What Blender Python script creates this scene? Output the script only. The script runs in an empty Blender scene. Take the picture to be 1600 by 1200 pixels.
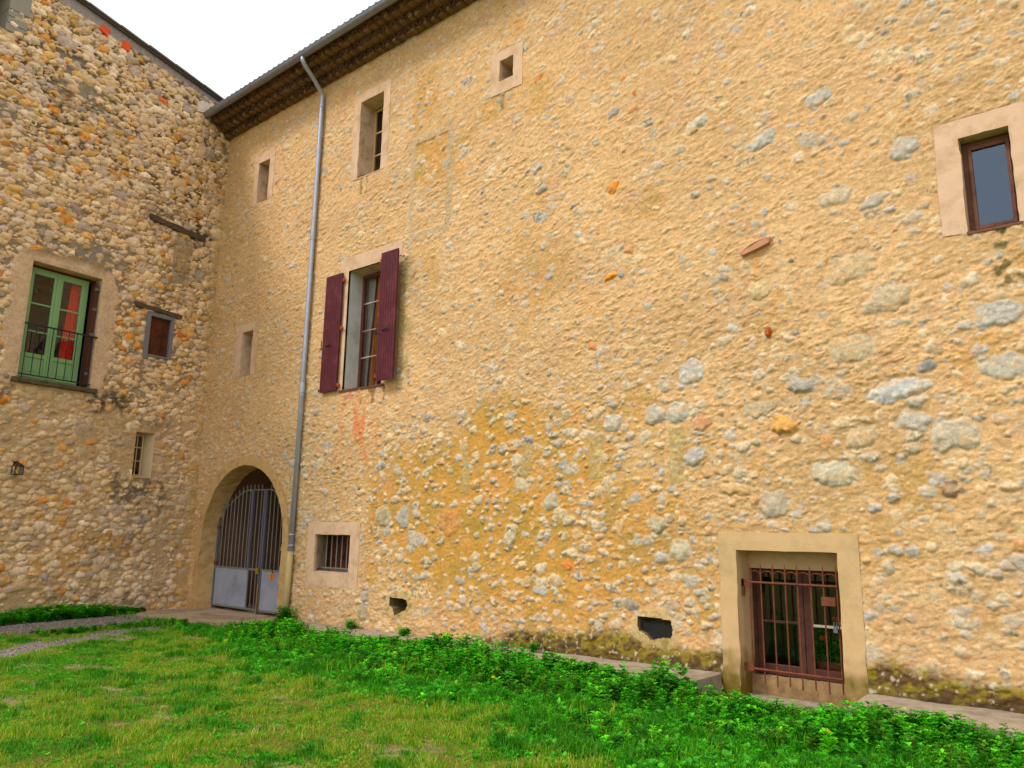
import bpy, bmesh, math, random
import numpy as np
from mathutils import Vector, Matrix

C = bpy.context.scene.collection
S = bpy.context.scene
R = math.radians
random.seed(7)
rng = np.random.default_rng(11)

# ------------------------------------------------------------------ camera
cam_d = bpy.data.cameras.new('camera')
cam = bpy.data.objects.new('camera', cam_d)
C.objects.link(cam)
S.camera = cam
CAM = Vector((15.4215, -8.3405, 1.65))
pitch, roll, yaw = R(10.9616), R(0.9248), R(-39.3094)
fw = Vector((math.sin(yaw)*math.cos(pitch), math.cos(yaw)*math.cos(pitch), math.sin(pitch)))
rt = Vector((math.cos(yaw), -math.sin(yaw), 0))
upv = rt.cross(fw)
r2 = rt*math.cos(roll) + upv*math.sin(roll)
u2 = -rt*math.sin(roll) + upv*math.cos(roll)
M = Matrix((r2, u2, -fw)).transposed().to_4x4()
M.translation = CAM
cam.matrix_world = M
cam_d.sensor_fit = 'HORIZONTAL'
cam_d.sensor_width = 36.0
cam_d.lens = 36.0*1182.0/1600.0
cam_d.clip_start = 0.05
cam_d.clip_end = 500.0

# ------------------------------------------------------------------ light
SUN_EL, SUN_AZ = R(50), R(205)          # azimuth clockwise from +Y; light comes from behind-left of the camera
w = bpy.data.worlds.new('World'); S.world = w; w.use_nodes = True
nt = w.node_tree; nt.nodes.clear()
sky = nt.nodes.new('ShaderNodeTexSky'); sky.sky_type = 'NISHITA'; sky.sun_disc = False
sky.sun_elevation = SUN_EL; sky.sun_rotation = SUN_AZ; sky.air_density = 1.0; sky.dust_density = 3.0
hs = nt.nodes.new('ShaderNodeHueSaturation'); hs.inputs['Saturation'].default_value = 0.12
hs.inputs['Value'].default_value = 1.0
mx = nt.nodes.new('ShaderNodeMix'); mx.data_type = 'RGBA'      # overcast veil over the clear sky
mx.inputs[0].default_value = 0.75
mx.inputs[7].default_value = (7.9, 8.2, 8.7, 1)
bg = nt.nodes.new('ShaderNodeBackground'); bg.inputs['Strength'].default_value = 0.145
out = nt.nodes.new('ShaderNodeOutputWorld')
nt.links.new(sky.outputs[0], hs.inputs['Color']); nt.links.new(hs.outputs[0], mx.inputs[6])
nt.links.new(mx.outputs[2], bg.inputs['Color']); nt.links.new(bg.outputs[0], out.inputs[0])
sd = bpy.data.lights.new('sun', 'SUN'); sd.energy = 1.7; sd.angle = R(13); sd.color = (1.0, 0.96, 0.90)
sun = bpy.data.objects.new('sun', sd); C.objects.link(sun)
sv = Vector((math.sin(SUN_AZ)*math.cos(SUN_EL), math.cos(SUN_AZ)*math.cos(SUN_EL), math.sin(SUN_EL)))
sun.rotation_euler = sv.to_track_quat('Z', 'Y').to_euler()
sun.location = (5, -12, 20)
S.view_settings.view_transform = 'Standard'; S.view_settings.look = 'None'
S.view_settings.gamma = 1.0; S.view_settings.exposure = 0.30
S.view_settings.use_curve_mapping = False

# ------------------------------------------------------------------ numpy noise
def hsh(i, j, s):
    with np.errstate(over='ignore'):
        h = (i.astype(np.int64)*374761393 + j.astype(np.int64)*668265263 + s*974634777) & 0x7fffffff
        h = ((h ^ (h >> 13))*1274126177) & 0x7fffffff
        h = ((h ^ (h >> 16))*461845907) & 0x7fffffff
    return (((h ^ (h >> 11)) & 0xffffff)/16777216.0).astype(np.float32)
def vn(x, z, s):
    i = np.floor(x); j = np.floor(z); fx = x-i; fz = z-j
    i = i.astype(np.int64); j = j.astype(np.int64)
    fx = fx*fx*(3-2*fx); fz = fz*fz*(3-2*fz)
    a = hsh(i, j, s); b = hsh(i+1, j, s); c = hsh(i, j+1, s); d = hsh(i+1, j+1, s)
    return (a*(1-fx)+b*fx)*(1-fz)+(c*(1-fx)+d*fx)*fz
def fbm(x, z, s, o=4, g=0.5):
    t = 0; a = 1.0; n = 0
    for k in range(o):
        t = t + a*vn(x*2**k+k*17.3, z*2**k-k*9.1, s+k*31); n += a; a *= g
    return (t/n)*2-1
def sm(a, b, x):
    t = np.clip((x-a)/(b-a), 0, 1); return t*t*(3-2*t)
def lerp(a, b, t): return a*(1-t)+b*t
def mixc(col, c, m):
    return col*(1-m[:, None]) + np.asarray(c, dtype=np.float32)*m[:, None]
def srgb(r, g, b):
    f = lambda c: (c/255/12.92 if c/255 <= .04045 else ((c/255+.055)/1.055)**2.4)
    return (f(r), f(g), f(b))

def cells(X, Z, sx, sz, seed, r0, r1, asp0=1.1, asp1=1.9, rot=0.35, jit=0.7, p=2.3, facet=0):
    """nearest pebble of a jittered brick-bond lattice: d1, d2 in units of pebble radius, id, local u,v"""
    n = X.shape[0]
    d1 = np.full(n, 9e9, np.float32); d2 = d1.copy()
    I = np.zeros(n, np.int64); J = np.zeros(n, np.int64)
    U = np.zeros(n, np.float32); V = np.zeros(n, np.float32)
    j0 = np.floor(Z/sz).astype(np.int64)
    for dj in (-1, 0, 1):
        j = j0+dj
        off = (j & 1)*0.5 + (hsh(j, j*0, seed+5)-.5)*.3
        i0 = np.floor(X/sx-off).astype(np.int64)
        for di in (-1, 0, 1):
            i = i0+di
            a = hsh(i, j, seed); b = hsh(i, j, seed+1); c = hsh(i, j, seed+2); e = hsh(i, j, seed+3); f = hsh(i, j, seed+4)
            cx = (i+.5+(a-.5)*jit+off)*sx; cz = (j+.5+(b-.5)*jit)*sz
            r = r0+(r1-r0)*c*c
            asp = asp0+(asp1-asp0)*e
            th = (f-.5)*2*rot
            dx = X-cx; dz = Z-cz
            ct = np.cos(th); st = np.sin(th)
            u = (dx*ct+dz*st)/(r*asp); v = (-dx*st+dz*ct)/r
            d = (np.abs(u)**p+np.abs(v)**p)**(1/p)
            m = d < d1
            d2 = np.where(m, d1, np.minimum(d2, d))
            I = np.where(m, i, I); J = np.where(m, j, J); U = np.where(m, u, U); V = np.where(m, v, V)
            d1 = np.where(m, d, d1)
    if facet:                                # broken, many-sided outlines
        df = np.zeros(n, np.float32)
        for k in range(5):
            th = 2*math.pi*(k+.8*hsh(I, J, seed+20+k))/5; rr = .80+.30*hsh(I, J, seed+30+k)
            df = np.maximum(df, (U*np.cos(th)+V*np.sin(th))/rr)
        dn = d1*(1-facet)+df*facet; d2 = d2+dn-d1; d1 = dn
    return d1, d2, I, J, U, V

def pick(pal, wts, t):
    """palette lookup by random number t"""
    cw = np.cumsum(wts)/np.sum(wts)
    k = np.searchsorted(cw, t); k = np.clip(k, 0, len(pal)-1)
    return np.asarray(pal, np.float32)[k]

# ------------------------------------------------------------------ materials
def mat(name, color=(.5, .5, .5), rough=.8, metal=0, attr=False, n1=None, bump=None, spec=.3, vary=.15, scale=8, col2=None, coat=0):
    m = bpy.data.materials.new(name); m.use_nodes = True
    t = m.node_tree; b = t.nodes['Principled BSDF']
    b.inputs['Roughness'].default_value = rough; b.inputs['Metallic'].default_value = metal
    b.inputs['Specular IOR Level'].default_value = spec
    tc = t.nodes.new('ShaderNodeTexCoord')
    if attr:
        at = t.nodes.new('ShaderNodeAttribute'); at.attribute_name = 'Col'; src = at.outputs['Color']
    else:
        rg = t.nodes.new('ShaderNodeRGB'); rg.outputs[0].default_value = (*color, 1); src = rg.outputs[0]
    if col2 is not None:
        n = t.nodes.new('ShaderNodeTexNoise'); n.inputs['Scale'].default_value = scale*.35; n.inputs['Detail'].default_value = 6
        t.links.new(tc.outputs['Object'], n.inputs['Vector'])
        cr = t.nodes.new('ShaderNodeValToRGB'); cr.color_ramp.elements[0].position = .48; cr.color_ramp.elements[1].position = .66
        n.inputs['Roughness'].default_value = .7; t.links.new(n.outputs['Fac'], cr.inputs[0])
        x = t.nodes.new('ShaderNodeMix'); x.data_type = 'RGBA'; x.inputs[7].default_value = (*col2, 1)
        t.links.new(cr.outputs[0], x.inputs[0]); t.links.new(src, x.inputs[6]); src = x.outputs[2]
    n = t.nodes.new('ShaderNodeTexNoise'); n.inputs['Scale'].default_value = scale; n.inputs['Detail'].default_value = 8; n.inputs['Roughness'].default_value = .65
    t.links.new(tc.outputs['Object'], n.inputs['Vector'])
    mr = t.nodes.new('ShaderNodeMapRange'); mr.inputs[1].default_value = .25; mr.inputs[2].default_value = .75
    mr.inputs[3].default_value = 1-vary; mr.inputs[4].default_value = 1+vary
    t.links.new(n.outputs['Fac'], mr.inputs[0])
    vm = t.nodes.new('ShaderNodeVectorMath'); vm.operation = 'SCALE'
    t.links.new(src, vm.inputs[0]); t.links.new(mr.outputs[0], vm.inputs['Scale'])
    t.links.new(vm.outputs[0], b.inputs['Base Color'])
    if bump:
        sc, dist = bump
        nb = t.nodes.new('ShaderNodeTexNoise'); nb.inputs['Scale'].default_value = sc; nb.inputs['Detail'].default_value = 7; nb.inputs['Roughness'].default_value = .7
        t.links.new(tc.outputs['Object'], nb.inputs['Vector'])
        bp = t.nodes.new('ShaderNodeBump'); bp.inputs['Strength'].default_value = 1; bp.inputs['Distance'].default_value = dist
        t.links.new(nb.outputs['Fac'], bp.inputs['Height']); t.links.new(bp.outputs[0], b.inputs['Normal'])
    return m

def leaf_mat(name, trans=.35):
    m = bpy.data.materials.new(name); m.use_nodes = True
    t = m.node_tree; b = t.nodes['Principled BSDF']; o = t.nodes['Material Output']
    at = t.nodes.new('ShaderNodeAttribute'); at.attribute_name = 'Col'
    t.links.new(at.outputs['Color'], b.inputs['Base Color'])
    b.inputs['Roughness'].default_value = .55; b.inputs['Specular IOR Level'].default_value = .25
    tr = t.nodes.new('ShaderNodeBsdfTranslucent'); t.links.new(at.outputs['Color'], tr.inputs['Color'])
    x = t.nodes.new('ShaderNodeMixShader'); x.inputs[0].default_value = trans
    t.links.new(b.outputs[0], x.inputs[1]); t.links.new(tr.outputs[0], x.inputs[2]); t.links.new(x.outputs[0], o.inputs['Surface'])
    return m

def glass_mat(nm='window_glass', mult=1.6, tint=(.9, .9, .95, 1)):
    m = bpy.data.materials.new(nm); m.use_nodes = True
    t = m.node_tree; t.nodes.clear()
    o = t.nodes.new('ShaderNodeOutputMaterial')
    fr = t.nodes.new('ShaderNodeFresnel'); fr.inputs[0].default_value = 1.5
    ad = t.nodes.new('ShaderNodeMath'); ad.operation = 'MULTIPLY'; ad.inputs[1].default_value = mult; ad.use_clamp = True
    tr = t.nodes.new('ShaderNodeBsdfTransparent'); tr.inputs[0].default_value = (.85, .87, .86, 1)
    gl = t.nodes.new('ShaderNodeBsdfGlossy'); gl.inputs['Roughness'].default_value = .02; gl.inputs['Color'].default_value = tint
    nz = t.nodes.new('ShaderNodeTexNoise'); nz.inputs['Scale'].default_value = 3
    bp = t.nodes.new('ShaderNodeBump'); bp.inputs['Distance'].default_value = .004
    tc = t.nodes.new('ShaderNodeTexCoord')
    t.links.new(tc.outputs['Object'], nz.inputs['Vector']); t.links.new(nz.outputs['Fac'], bp.inputs['Height']); t.links.new(bp.outputs[0], gl.inputs['Normal'])
    x = t.nodes.new('ShaderNodeMixShader')
    t.links.new(fr.outputs[0], ad.inputs[0]); t.links.new(ad.outputs[0], x.inputs[0]); t.links.new(tr.outputs[0], x.inputs[1]); t.links.new(gl.outputs[0], x.inputs[2])
    t.links.new(x.outputs[0], o.inputs['Surface'])
    return m

WALL = mat('rubble_masonry', attr=True, rough=.95, vary=.16, scale=38, bump=(75, .0065), spec=.15)
t_ = WALL.node_tree; b_ = t_.nodes['Principled BSDF']; bp_ = [n for n in t_.nodes if n.type == 'BUMP'][0]; tc_ = [n for n in t_.nodes if n.type == 'TEX_COORD'][0]
vo = t_.nodes.new('ShaderNodeTexVoronoi'); vo.inputs['Scale'].default_value = 30; vo.inputs['Randomness'].default_value = 1
wn = t_.nodes.new('ShaderNodeTexNoise'); wn.inputs['Scale'].default_value = 20; ad_ = t_.nodes.new('ShaderNodeMix'); ad_.data_type = 'VECTOR'; ad_.inputs[0].default_value = .06
t_.links.new(tc_.outputs['Object'], wn.inputs['Vector']); t_.links.new(tc_.outputs['Object'], ad_.inputs[4]); t_.links.new(wn.outputs['Color'], ad_.inputs[5]); t_.links.new(ad_.outputs[1], vo.inputs['Vector'])
b2_ = t_.nodes.new('ShaderNodeBump'); b2_.inputs['Distance'].default_value = .0022; b2_.invert = True
t_.links.new(vo.outputs['Distance'], b2_.inputs['Height']); t_.links.new(bp_.outputs[0], b2_.inputs['Normal']); t_.links.new(b2_.outputs[0], b_.inputs['Normal'])
src_ = b_.inputs['Base Color'].links[0].from_socket
mr_ = t_.nodes.new('ShaderNodeMapRange'); mr_.inputs[3].default_value = .86; mr_.inputs[4].default_value = 1.12
se_ = t_.nodes.new('ShaderNodeSeparateColor'); vm_ = t_.nodes.new('ShaderNodeVectorMath'); vm_.operation = 'SCALE'
t_.links.new(vo.outputs['Color'], se_.inputs[0]); t_.links.new(se_.outputs[0], mr_.inputs[0]); t_.links.new(src_, vm_.inputs[0]); t_.links.new(mr_.outputs[0], vm_.inputs['Scale']); t_.links.new(vm_.outputs[0], b_.inputs['Base Color'])
GROUND = mat('soil', attr=True, rough=1, vary=.3, scale=26, bump=(60, .03), spec=.1)
PLASTER = mat('surround_render', srgb(218, 181, 148), rough=.95, vary=.09, scale=7, bump=(60, .004), spec=.15, col2=srgb(190, 156, 116))
PLASTER_Y = mat('door_surround_render', srgb(209, 171, 123), rough=.95, vary=.07, scale=6, bump=(60, .004), spec=.15, col2=srgb(188, 156, 108))
t_ = PLASTER_Y.node_tree; b_ = t_.nodes['Principled BSDF']; src_ = b_.inputs['Base Color'].links[0].from_socket
tc_ = [n for n in t_.nodes if n.type == 'TEX_COORD'][0]; sp_ = t_.nodes.new('ShaderNodeSeparateXYZ'); nz_m = t_.nodes.new('ShaderNodeTexNoise'); nz_m.inputs['Scale'].default_value = 7; nz_m.inputs['Detail'].default_value = 6
mm_ = t_.nodes.new('ShaderNodeMath'); mm_.operation = 'MULTIPLY_ADD'; mm_.inputs[1].default_value = -.7; mr_ = t_.nodes.new('ShaderNodeMapRange'); mr_.inputs[1].default_value = .12; mr_.inputs[2].default_value = -.30
mx_m = t_.nodes.new('ShaderNodeMix'); mx_m.data_type = 'RGBA'; mx_m.inputs[7].default_value = (*srgb(120, 98, 34), 1)
t_.links.new(tc_.outputs['Object'], sp_.inputs[0]); t_.links.new(tc_.outputs['Object'], nz_m.inputs['Vector']); t_.links.new(nz_m.outputs['Fac'], mm_.inputs[0]); t_.links.new(sp_.outputs['Z'], mm_.inputs[2])
t_.links.new(mm_.outputs[0], mr_.inputs[0]); t_.links.new(mr_.outputs[0], mx_m.inputs[0]); t_.links.new(src_, mx_m.inputs[6]); t_.links.new(mx_m.outputs[2], b_.inputs['Base Color'])
ARCHM = mat('arch_render', srgb(204, 166, 110), rough=.95, vary=.16, scale=9, bump=(50, .008), spec=.15, col2=srgb(178, 140, 84))
REVEAL = mat('reveal_render', srgb(212, 182, 152), rough=.95, vary=.14, scale=9, bump=(50, .006), spec=.15, col2=srgb(160, 138, 104))
WHITEREV = mat('white_reveal', srgb(205, 205, 200), rough=.9, vary=.08, scale=6, bump=(60, .003), spec=.2, col2=srgb(180, 178, 170))
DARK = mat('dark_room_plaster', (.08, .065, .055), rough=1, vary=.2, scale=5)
PASSAGE = mat('passage_plaster', srgb(140, 104, 84), rough=1, vary=.25, scale=6, bump=(30, .01))
ZINC = mat('zinc', srgb(172, 178, 194), rough=.4, metal=.45, vary=.16, scale=10, spec=.4)
ZINCD = mat('weathered_zinc', srgb(140, 142, 154), rough=.5, metal=.5, vary=.2, scale=7, spec=.4)
CASTBEIGE = mat('beige_pipe_paint', srgb(190, 165, 110), rough=.7, vary=.12, scale=14)
RUST = mat('rusty_iron', srgb(122, 64, 38), rough=.8, vary=.35, scale=26, bump=(120, .002), col2=srgb(96, 52, 38))
RUSTO = mat('orange_rust', srgb(176, 78, 24), rough=.9, vary=.35, scale=40)
MAROON = mat('maroon_paint', srgb(86, 27, 38), rough=.65, vary=.2, scale=10, bump=(90, .002), col2=srgb(108, 46, 52))
BROWNW = mat('brown_wood_frame', srgb(112, 66, 42), rough=.6, vary=.25, scale=16, col2=srgb(80, 44, 30))
PALEBAR = mat('pale_putty', srgb(200, 180, 160), rough=.7, vary=.1)
DOORW = mat('dark_door_wood', srgb(88, 50, 36), rough=.7, vary=.3, scale=14, col2=srgb(66, 38, 28))
REDW = mat('red_wood_frame', srgb(116, 58, 50), rough=.6, vary=.2, scale=14)
CREAMW = mat('cream_frame', srgb(206, 172, 120), rough=.6, vary=.12, scale=14)
GREENW = mat('green_paint', srgb(128, 168, 110), rough=.5, vary=.07, scale=10)
GREYM = mat('grey_gate_bar_paint', srgb(128, 124, 112), rough=.6, vary=.15, scale=30)
GREYP = mat('grey_blue_sheet_paint', srgb(160, 164, 178), rough=.55, vary=.10, scale=5, col2=srgb(142, 144, 154))
STEELD = mat('dark_blue_grey_steel', srgb(98, 98, 108), rough=.55, vary=.15, scale=20)
BLACKI = mat('black_iron', (.02, .02, .028), rough=.6, vary=.2)
TIMBER = mat('weathered_timber', srgb(96, 78, 62), rough=.95, vary=.3, scale=20, bump=(60, .012), col2=srgb(66, 54, 46))
GREYWD = mat('grey_wood_frame', srgb(122, 118, 122), rough=.9, vary=.25, scale=24, bump=(70, .004))
BROWNP = mat('brown_shutter_board', srgb(92, 42, 16), rough=.8, vary=.4, scale=12, col2=srgb(50, 24, 14))
TERRA = mat('terracotta', srgb(106, 72, 54), rough=.95, vary=.5, scale=5, bump=(60, .004), col2=srgb(78, 58, 48))
MORT = mat('eaves_mortar', srgb(126, 98, 66), rough=1, vary=.2, scale=16, bump=(50, .008))
ROOFT = mat('grey_roof_tile', srgb(88, 94, 124), rough=.8, vary=.2, scale=10)
ORANGEP = mat('orange_tile', srgb(232, 82, 28), rough=.7, vary=.06)
REDC = mat('red_curtain_cloth', (.80, .04, .008), rough=.9, vary=.12, scale=5)
ORC = mat('orange_curtain_cloth', (.85, .32, .03), rough=.9, vary=.12, scale=5)
GREYC = mat('grey_curtain_cloth', (.6, .57, .53), rough=.9, vary=.1, scale=4)
CONC = mat('path_concrete', srgb(164, 146, 124), rough=.95, vary=.22, scale=12, bump=(50, .006), col2=srgb(138, 120, 96))
BLOCK = mat('grey_concrete_block', srgb(150, 140, 124), rough=.95, vary=.07, scale=12, bump=(80, .004))
MESHM = mat('black_plastic_mesh', (.03, .03, .034), rough=.5)
BULB = mat('yellow_bulb', srgb(225, 205, 60), rough=.4)
PALER = mat('pale_ring', srgb(228, 214, 170), rough=.6)
SIGNO = mat('orange_sign', srgb(240, 130, 20), rough=.5, vary=.04)
SIGNR = mat('red_print', srgb(190, 40, 20), rough=.5, vary=.04)
BRASS = mat('old_brass', srgb(176, 140, 60), rough=.5, metal=.5)
YEL = mat('dandelion_yellow', (.85, .62, .01), rough=.8, vary=.1)
REDF = mat('red_petal', (.7, .05, .02), rough=.7)
POTM = mat('terracotta_pot', srgb(150, 84, 60), rough=.9)
LEAF = leaf_mat('foliage')
GLASS = glass_mat(); GLASSB = glass_mat('sky_glass', 3.0, (.62, .78, 1.0, 1))

# ------------------------------------------------------------------ helpers
def tag(o, label=None, cat=None, group=None, kind=None):
    if label: o['label'] = label
    if cat: o['category'] = cat
    if group: o['group'] = group
    if kind: o['kind'] = kind
    return o
def empty(name, parent=None, loc=(0, 0, 0), rz=0):
    o = bpy.data.objects.new(name, None); C.objects.link(o)
    o.location = loc; o.rotation_euler = (0, 0, rz); o.parent = parent; o.empty_display_size = .1
    return o
class MB:
    def __init__(s): s.v = []; s.f = []; s.parts = []
    def each(s, name, m, parent=None, bevel=0):
        for vs, fs in s.parts: MB().add(vs, fs).build(name, m, parent, bevel)
    def add(s, vs, fs):
        s.parts.append((list(vs), list(fs)))
        b = len(s.v); s.v += [tuple(map(float, q)) for q in vs]; s.f += [tuple(b+i for i in f) for f in fs]; return s
    def box(s, x0, x1, y0, y1, z0, z1):
        return s.add([(x0,y0,z0),(x1,y0,z0),(x1,y1,z0),(x0,y1,z0),(x0,y0,z1),(x1,y0,z1),(x1,y1,z1),(x0,y1,z1)],
                     [(0,3,2,1),(4,5,6,7),(0,1,5,4),(1,2,6,5),(2,3,7,6),(3,0,4,7)])
    def bar(s, a, b, r, n=8, r2=None, caps=True):
        a = Vector(a); b = Vector(b); d = (b-a).normalized(); r2 = r if r2 is None else r2
        p = d.orthogonal().normalized(); q = d.cross(p); vs = []
        for (c, rr) in ((a, r), (b, r2)):
            for k in range(n):
                t = 2*math.pi*k/n; vs.append(c+p*math.cos(t)*rr+q*math.sin(t)*rr)
        fs = [(k, (k+1) % n, n+(k+1) % n, n+k) for k in range(n)]
        if caps: fs += [tuple(range(n))[::-1], tuple(range(n, 2*n))]
        return s.add(vs, fs)
    def tube(s, pts, r, n=10):
        pts = [Vector(p) for p in pts]; vs = []; fs = []
        for i, p in enumerate(pts):
            d = (pts[min(i+1, len(pts)-1)]-pts[max(i-1, 0)]).normalized()
            x = Vector((1, 0, 0)) if abs(d.x) < .9 else Vector((0, 1, 0))
            u = d.cross(x).normalized(); q = d.cross(u)
            for k in range(n):
                t = 2*math.pi*k/n; vs.append(p+u*math.cos(t)*r+q*math.sin(t)*r)
        for i in range(len(pts)-1):
            for k in range(n): fs.append((i*n+k, i*n+(k+1) % n, (i+1)*n+(k+1) % n, (i+1)*n+k))
        fs += [tuple(range(n))[::-1], tuple(range((len(pts)-1)*n, len(pts)*n))]
        return s.add(vs, fs)
    def build(s, name, m, parent=None, bevel=0, smooth=False, wob=0):
        me = bpy.data.meshes.new(name); me.from_pydata(s.v, [], s.f)
        bm = bmesh.new(); bm.from_mesh(me); bmesh.ops.recalc_face_normals(bm, faces=bm.faces); bm.to_mesh(me); bm.free()
        me.materials.append(m)
        if smooth: me.polygons.foreach_set('use_smooth', [True]*len(me.polygons))
        o = bpy.data.objects.new(name, me); C.objects.link(o); o.parent = parent
        if wob:
            bm = bmesh.new(); bm.from_mesh(me)
            bmesh.ops.remove_doubles(bm, verts=bm.verts, dist=1e-5)
            for _ in range(4):
                ed = [e for e in bm.edges if e.calc_length() > .11]
                if not ed: break
                bmesh.ops.subdivide_edges(bm, edges=ed, cuts=1, use_grid_fill=True)
            co = np.array([v.co for v in bm.verts]); nx_ = fbm(co[:, 0]*9+co[:, 1]*5, co[:, 2]*9, 61, 3); nz__ = fbm(co[:, 0]*9+40, co[:, 2]*9+co[:, 1]*5, 62, 3); ny_ = fbm(co[:, 0]*5, co[:, 2]*5, 63, 2)
            for i, v in enumerate(bm.verts): v.co += Vector((nx_[i]*wob, ny_[i]*wob*.5 if v.co.y < 0 else 0, nz__[i]*wob))
            bm.to_mesh(me); bm.free()
        if bevel:
            b = o.modifiers.new('bevel', 'BEVEL'); b.width = bevel; b.segments = 2; b.limit_method = 'ANGLE'
        return o
def npmesh(name, V, F, col, m, parent=None, smooth=False):
    """V (n,3), F (k,3|4) arrays, col (n,3)"""
    me = bpy.data.meshes.new(name); n = len(V); k, q = F.shape
    me.vertices.add(n); me.vertices.foreach_set('co', np.ascontiguousarray(V, np.float32).ravel())
    me.loops.add(k*q); me.loops.foreach_set('vertex_index', np.ascontiguousarray(F, np.int32).ravel())
    me.polygons.add(k); me.polygons.foreach_set('loop_start', np.arange(0, k*q, q, dtype=np.int32))
    me.polygons.foreach_set('loop_total', np.full(k, q, np.int32))
    if smooth: me.polygons.foreach_set('use_smooth', np.ones(k, bool))
    me.update(calc_edges=True)
    if col is not None:
        ca = me.color_attributes.new('Col', 'FLOAT_COLOR', 'POINT')
        c4 = np.ones((n, 4), np.float32); c4[:, :3] = np.clip(col, 0, 1); ca.data.foreach_set('color', c4.ravel())
    me.materials.append(m)
    o = bpy.data.objects.new(name, me); C.objects.link(o); o.parent = parent
    return o

def snap(a, vals):
    a = a.copy()
    for v in vals:
        k = int(np.argmin(np.abs(a-v))); a[k] = v
    return a
def heightwall(name, xs, zs, field, holes, parent, top=None):
    X, Z = np.meshgrid(xs, zs); sh = X.shape
    h, col = field(X.ravel().astype(np.float32), Z.ravel().astype(np.float32))
    V = np.stack([X.ravel(), -h, Z.ravel()], 1)
    nx, nz = sh[1], sh[0]
    idx = np.arange(nx*nz).reshape(nz, nx)
    F = np.stack([idx[:-1, :-1], idx[:-1, 1:], idx[1:, 1:], idx[1:, :-1]], -1).reshape(-1, 4)
    cx = X.ravel()[F].mean(1); cz = Z.ravel()[F].mean(1)
    keep = np.ones(len(F), bool)
    for hf in holes: keep &= ~hf(cx, cz)
    if top is not None: keep &= cz < top(cx)
    F = F[keep]
    used = np.zeros(nx*nz, bool); used[F.ravel()] = True
    mp = np.cumsum(used)-1
    return npmesh(name, V[used], mp[F], col[used], WALL, parent, smooth=True)
def rect(x0, x1, z0, z1): return lambda x, z: (x > x0) & (x < x1) & (z > z0) & (z < z1)
def rmask(X, Z, x0, x1, z0, z1, s=.02):
    return sm(x0-s, x0+s, X)*(1-sm(x1-s, x1+s, X))*sm(z0-s, z0+s, Z)*(1-sm(z1-s, z1+s, Z))

# ================================================================== MAIN BUILDING
main = tag(empty('stone_building'), 'tall ochre rendered rubble stone building with maroon shutters, gated archway and zinc gutter', 'building')
# openings: x0,x1,z0,z1 inner ; surrounds outer
OP = dict(A=(4.77, 5.42, 8.06, 9.64), H=(8.24, 8.52, 8.715, 9.075), Rw=(14.425, 14.855, 4.63, 5.64), Sh=(4.70, 5.74, 4.05, 6.27),
          N1=(1.37, 1.775, 8.50, 9.44), N2=(1.28, 1.675, 4.69, 5.64), B=(4.20, 5.15, .90, 1.535), D=(11.89, 12.975, -.12, 1.475))
SU = dict(A=(4.58, 5.605, 8.06, 9.825), H=(8.06, 8.705, 8.495, 9.245), Rw=(14.205, 15.10, 4.63, 5.845), Sh=(4.60, 6.10, 4.05, 6.56),
          N1=(1.20, 1.955, 8.50, 9.66), N2=(1.09, 1.83, 4.69, 5.81), B=(3.99, 5.39, .665, 1.75), D=(11.685, 13.19, -.12, 1.675))
AX, AZ, AR, AW = 1.80, 1.42, 1.42, .19       # arch centre, radius, band
def in_arch(x, z, r): return ((np.abs(x-AX) < r) & (z <= AZ)) | (((x-AX)**2+(z-AZ)**2) < r*r)
HOLE1 = [(6.20, .60), (6.58, .585), (6.62, .50), (6.56, .42), (6.42, .37), (6.33, .33), (6.28, .43), (6.21, .47)]
HOLE2 = [(10.62, .66), (11.06, .655), (11.09, .54), (11.07, .45), (10.92, .435), (10.80, .40), (10.72, .47), (10.63, .50)]
def poly_in(x, z, P):
    c = np.zeros(x.shape, bool); n = len(P)
    for i in range(n):
        x0, z0 = P[i]; x1, z1 = P[(i+1) % n]
        if z0 == z1: continue
        m = ((z0 > z) != (z1 > z)) & (x < (x1-x0)*(z-z0)/(z1-z0)+x0); c ^= m
    return c

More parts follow.
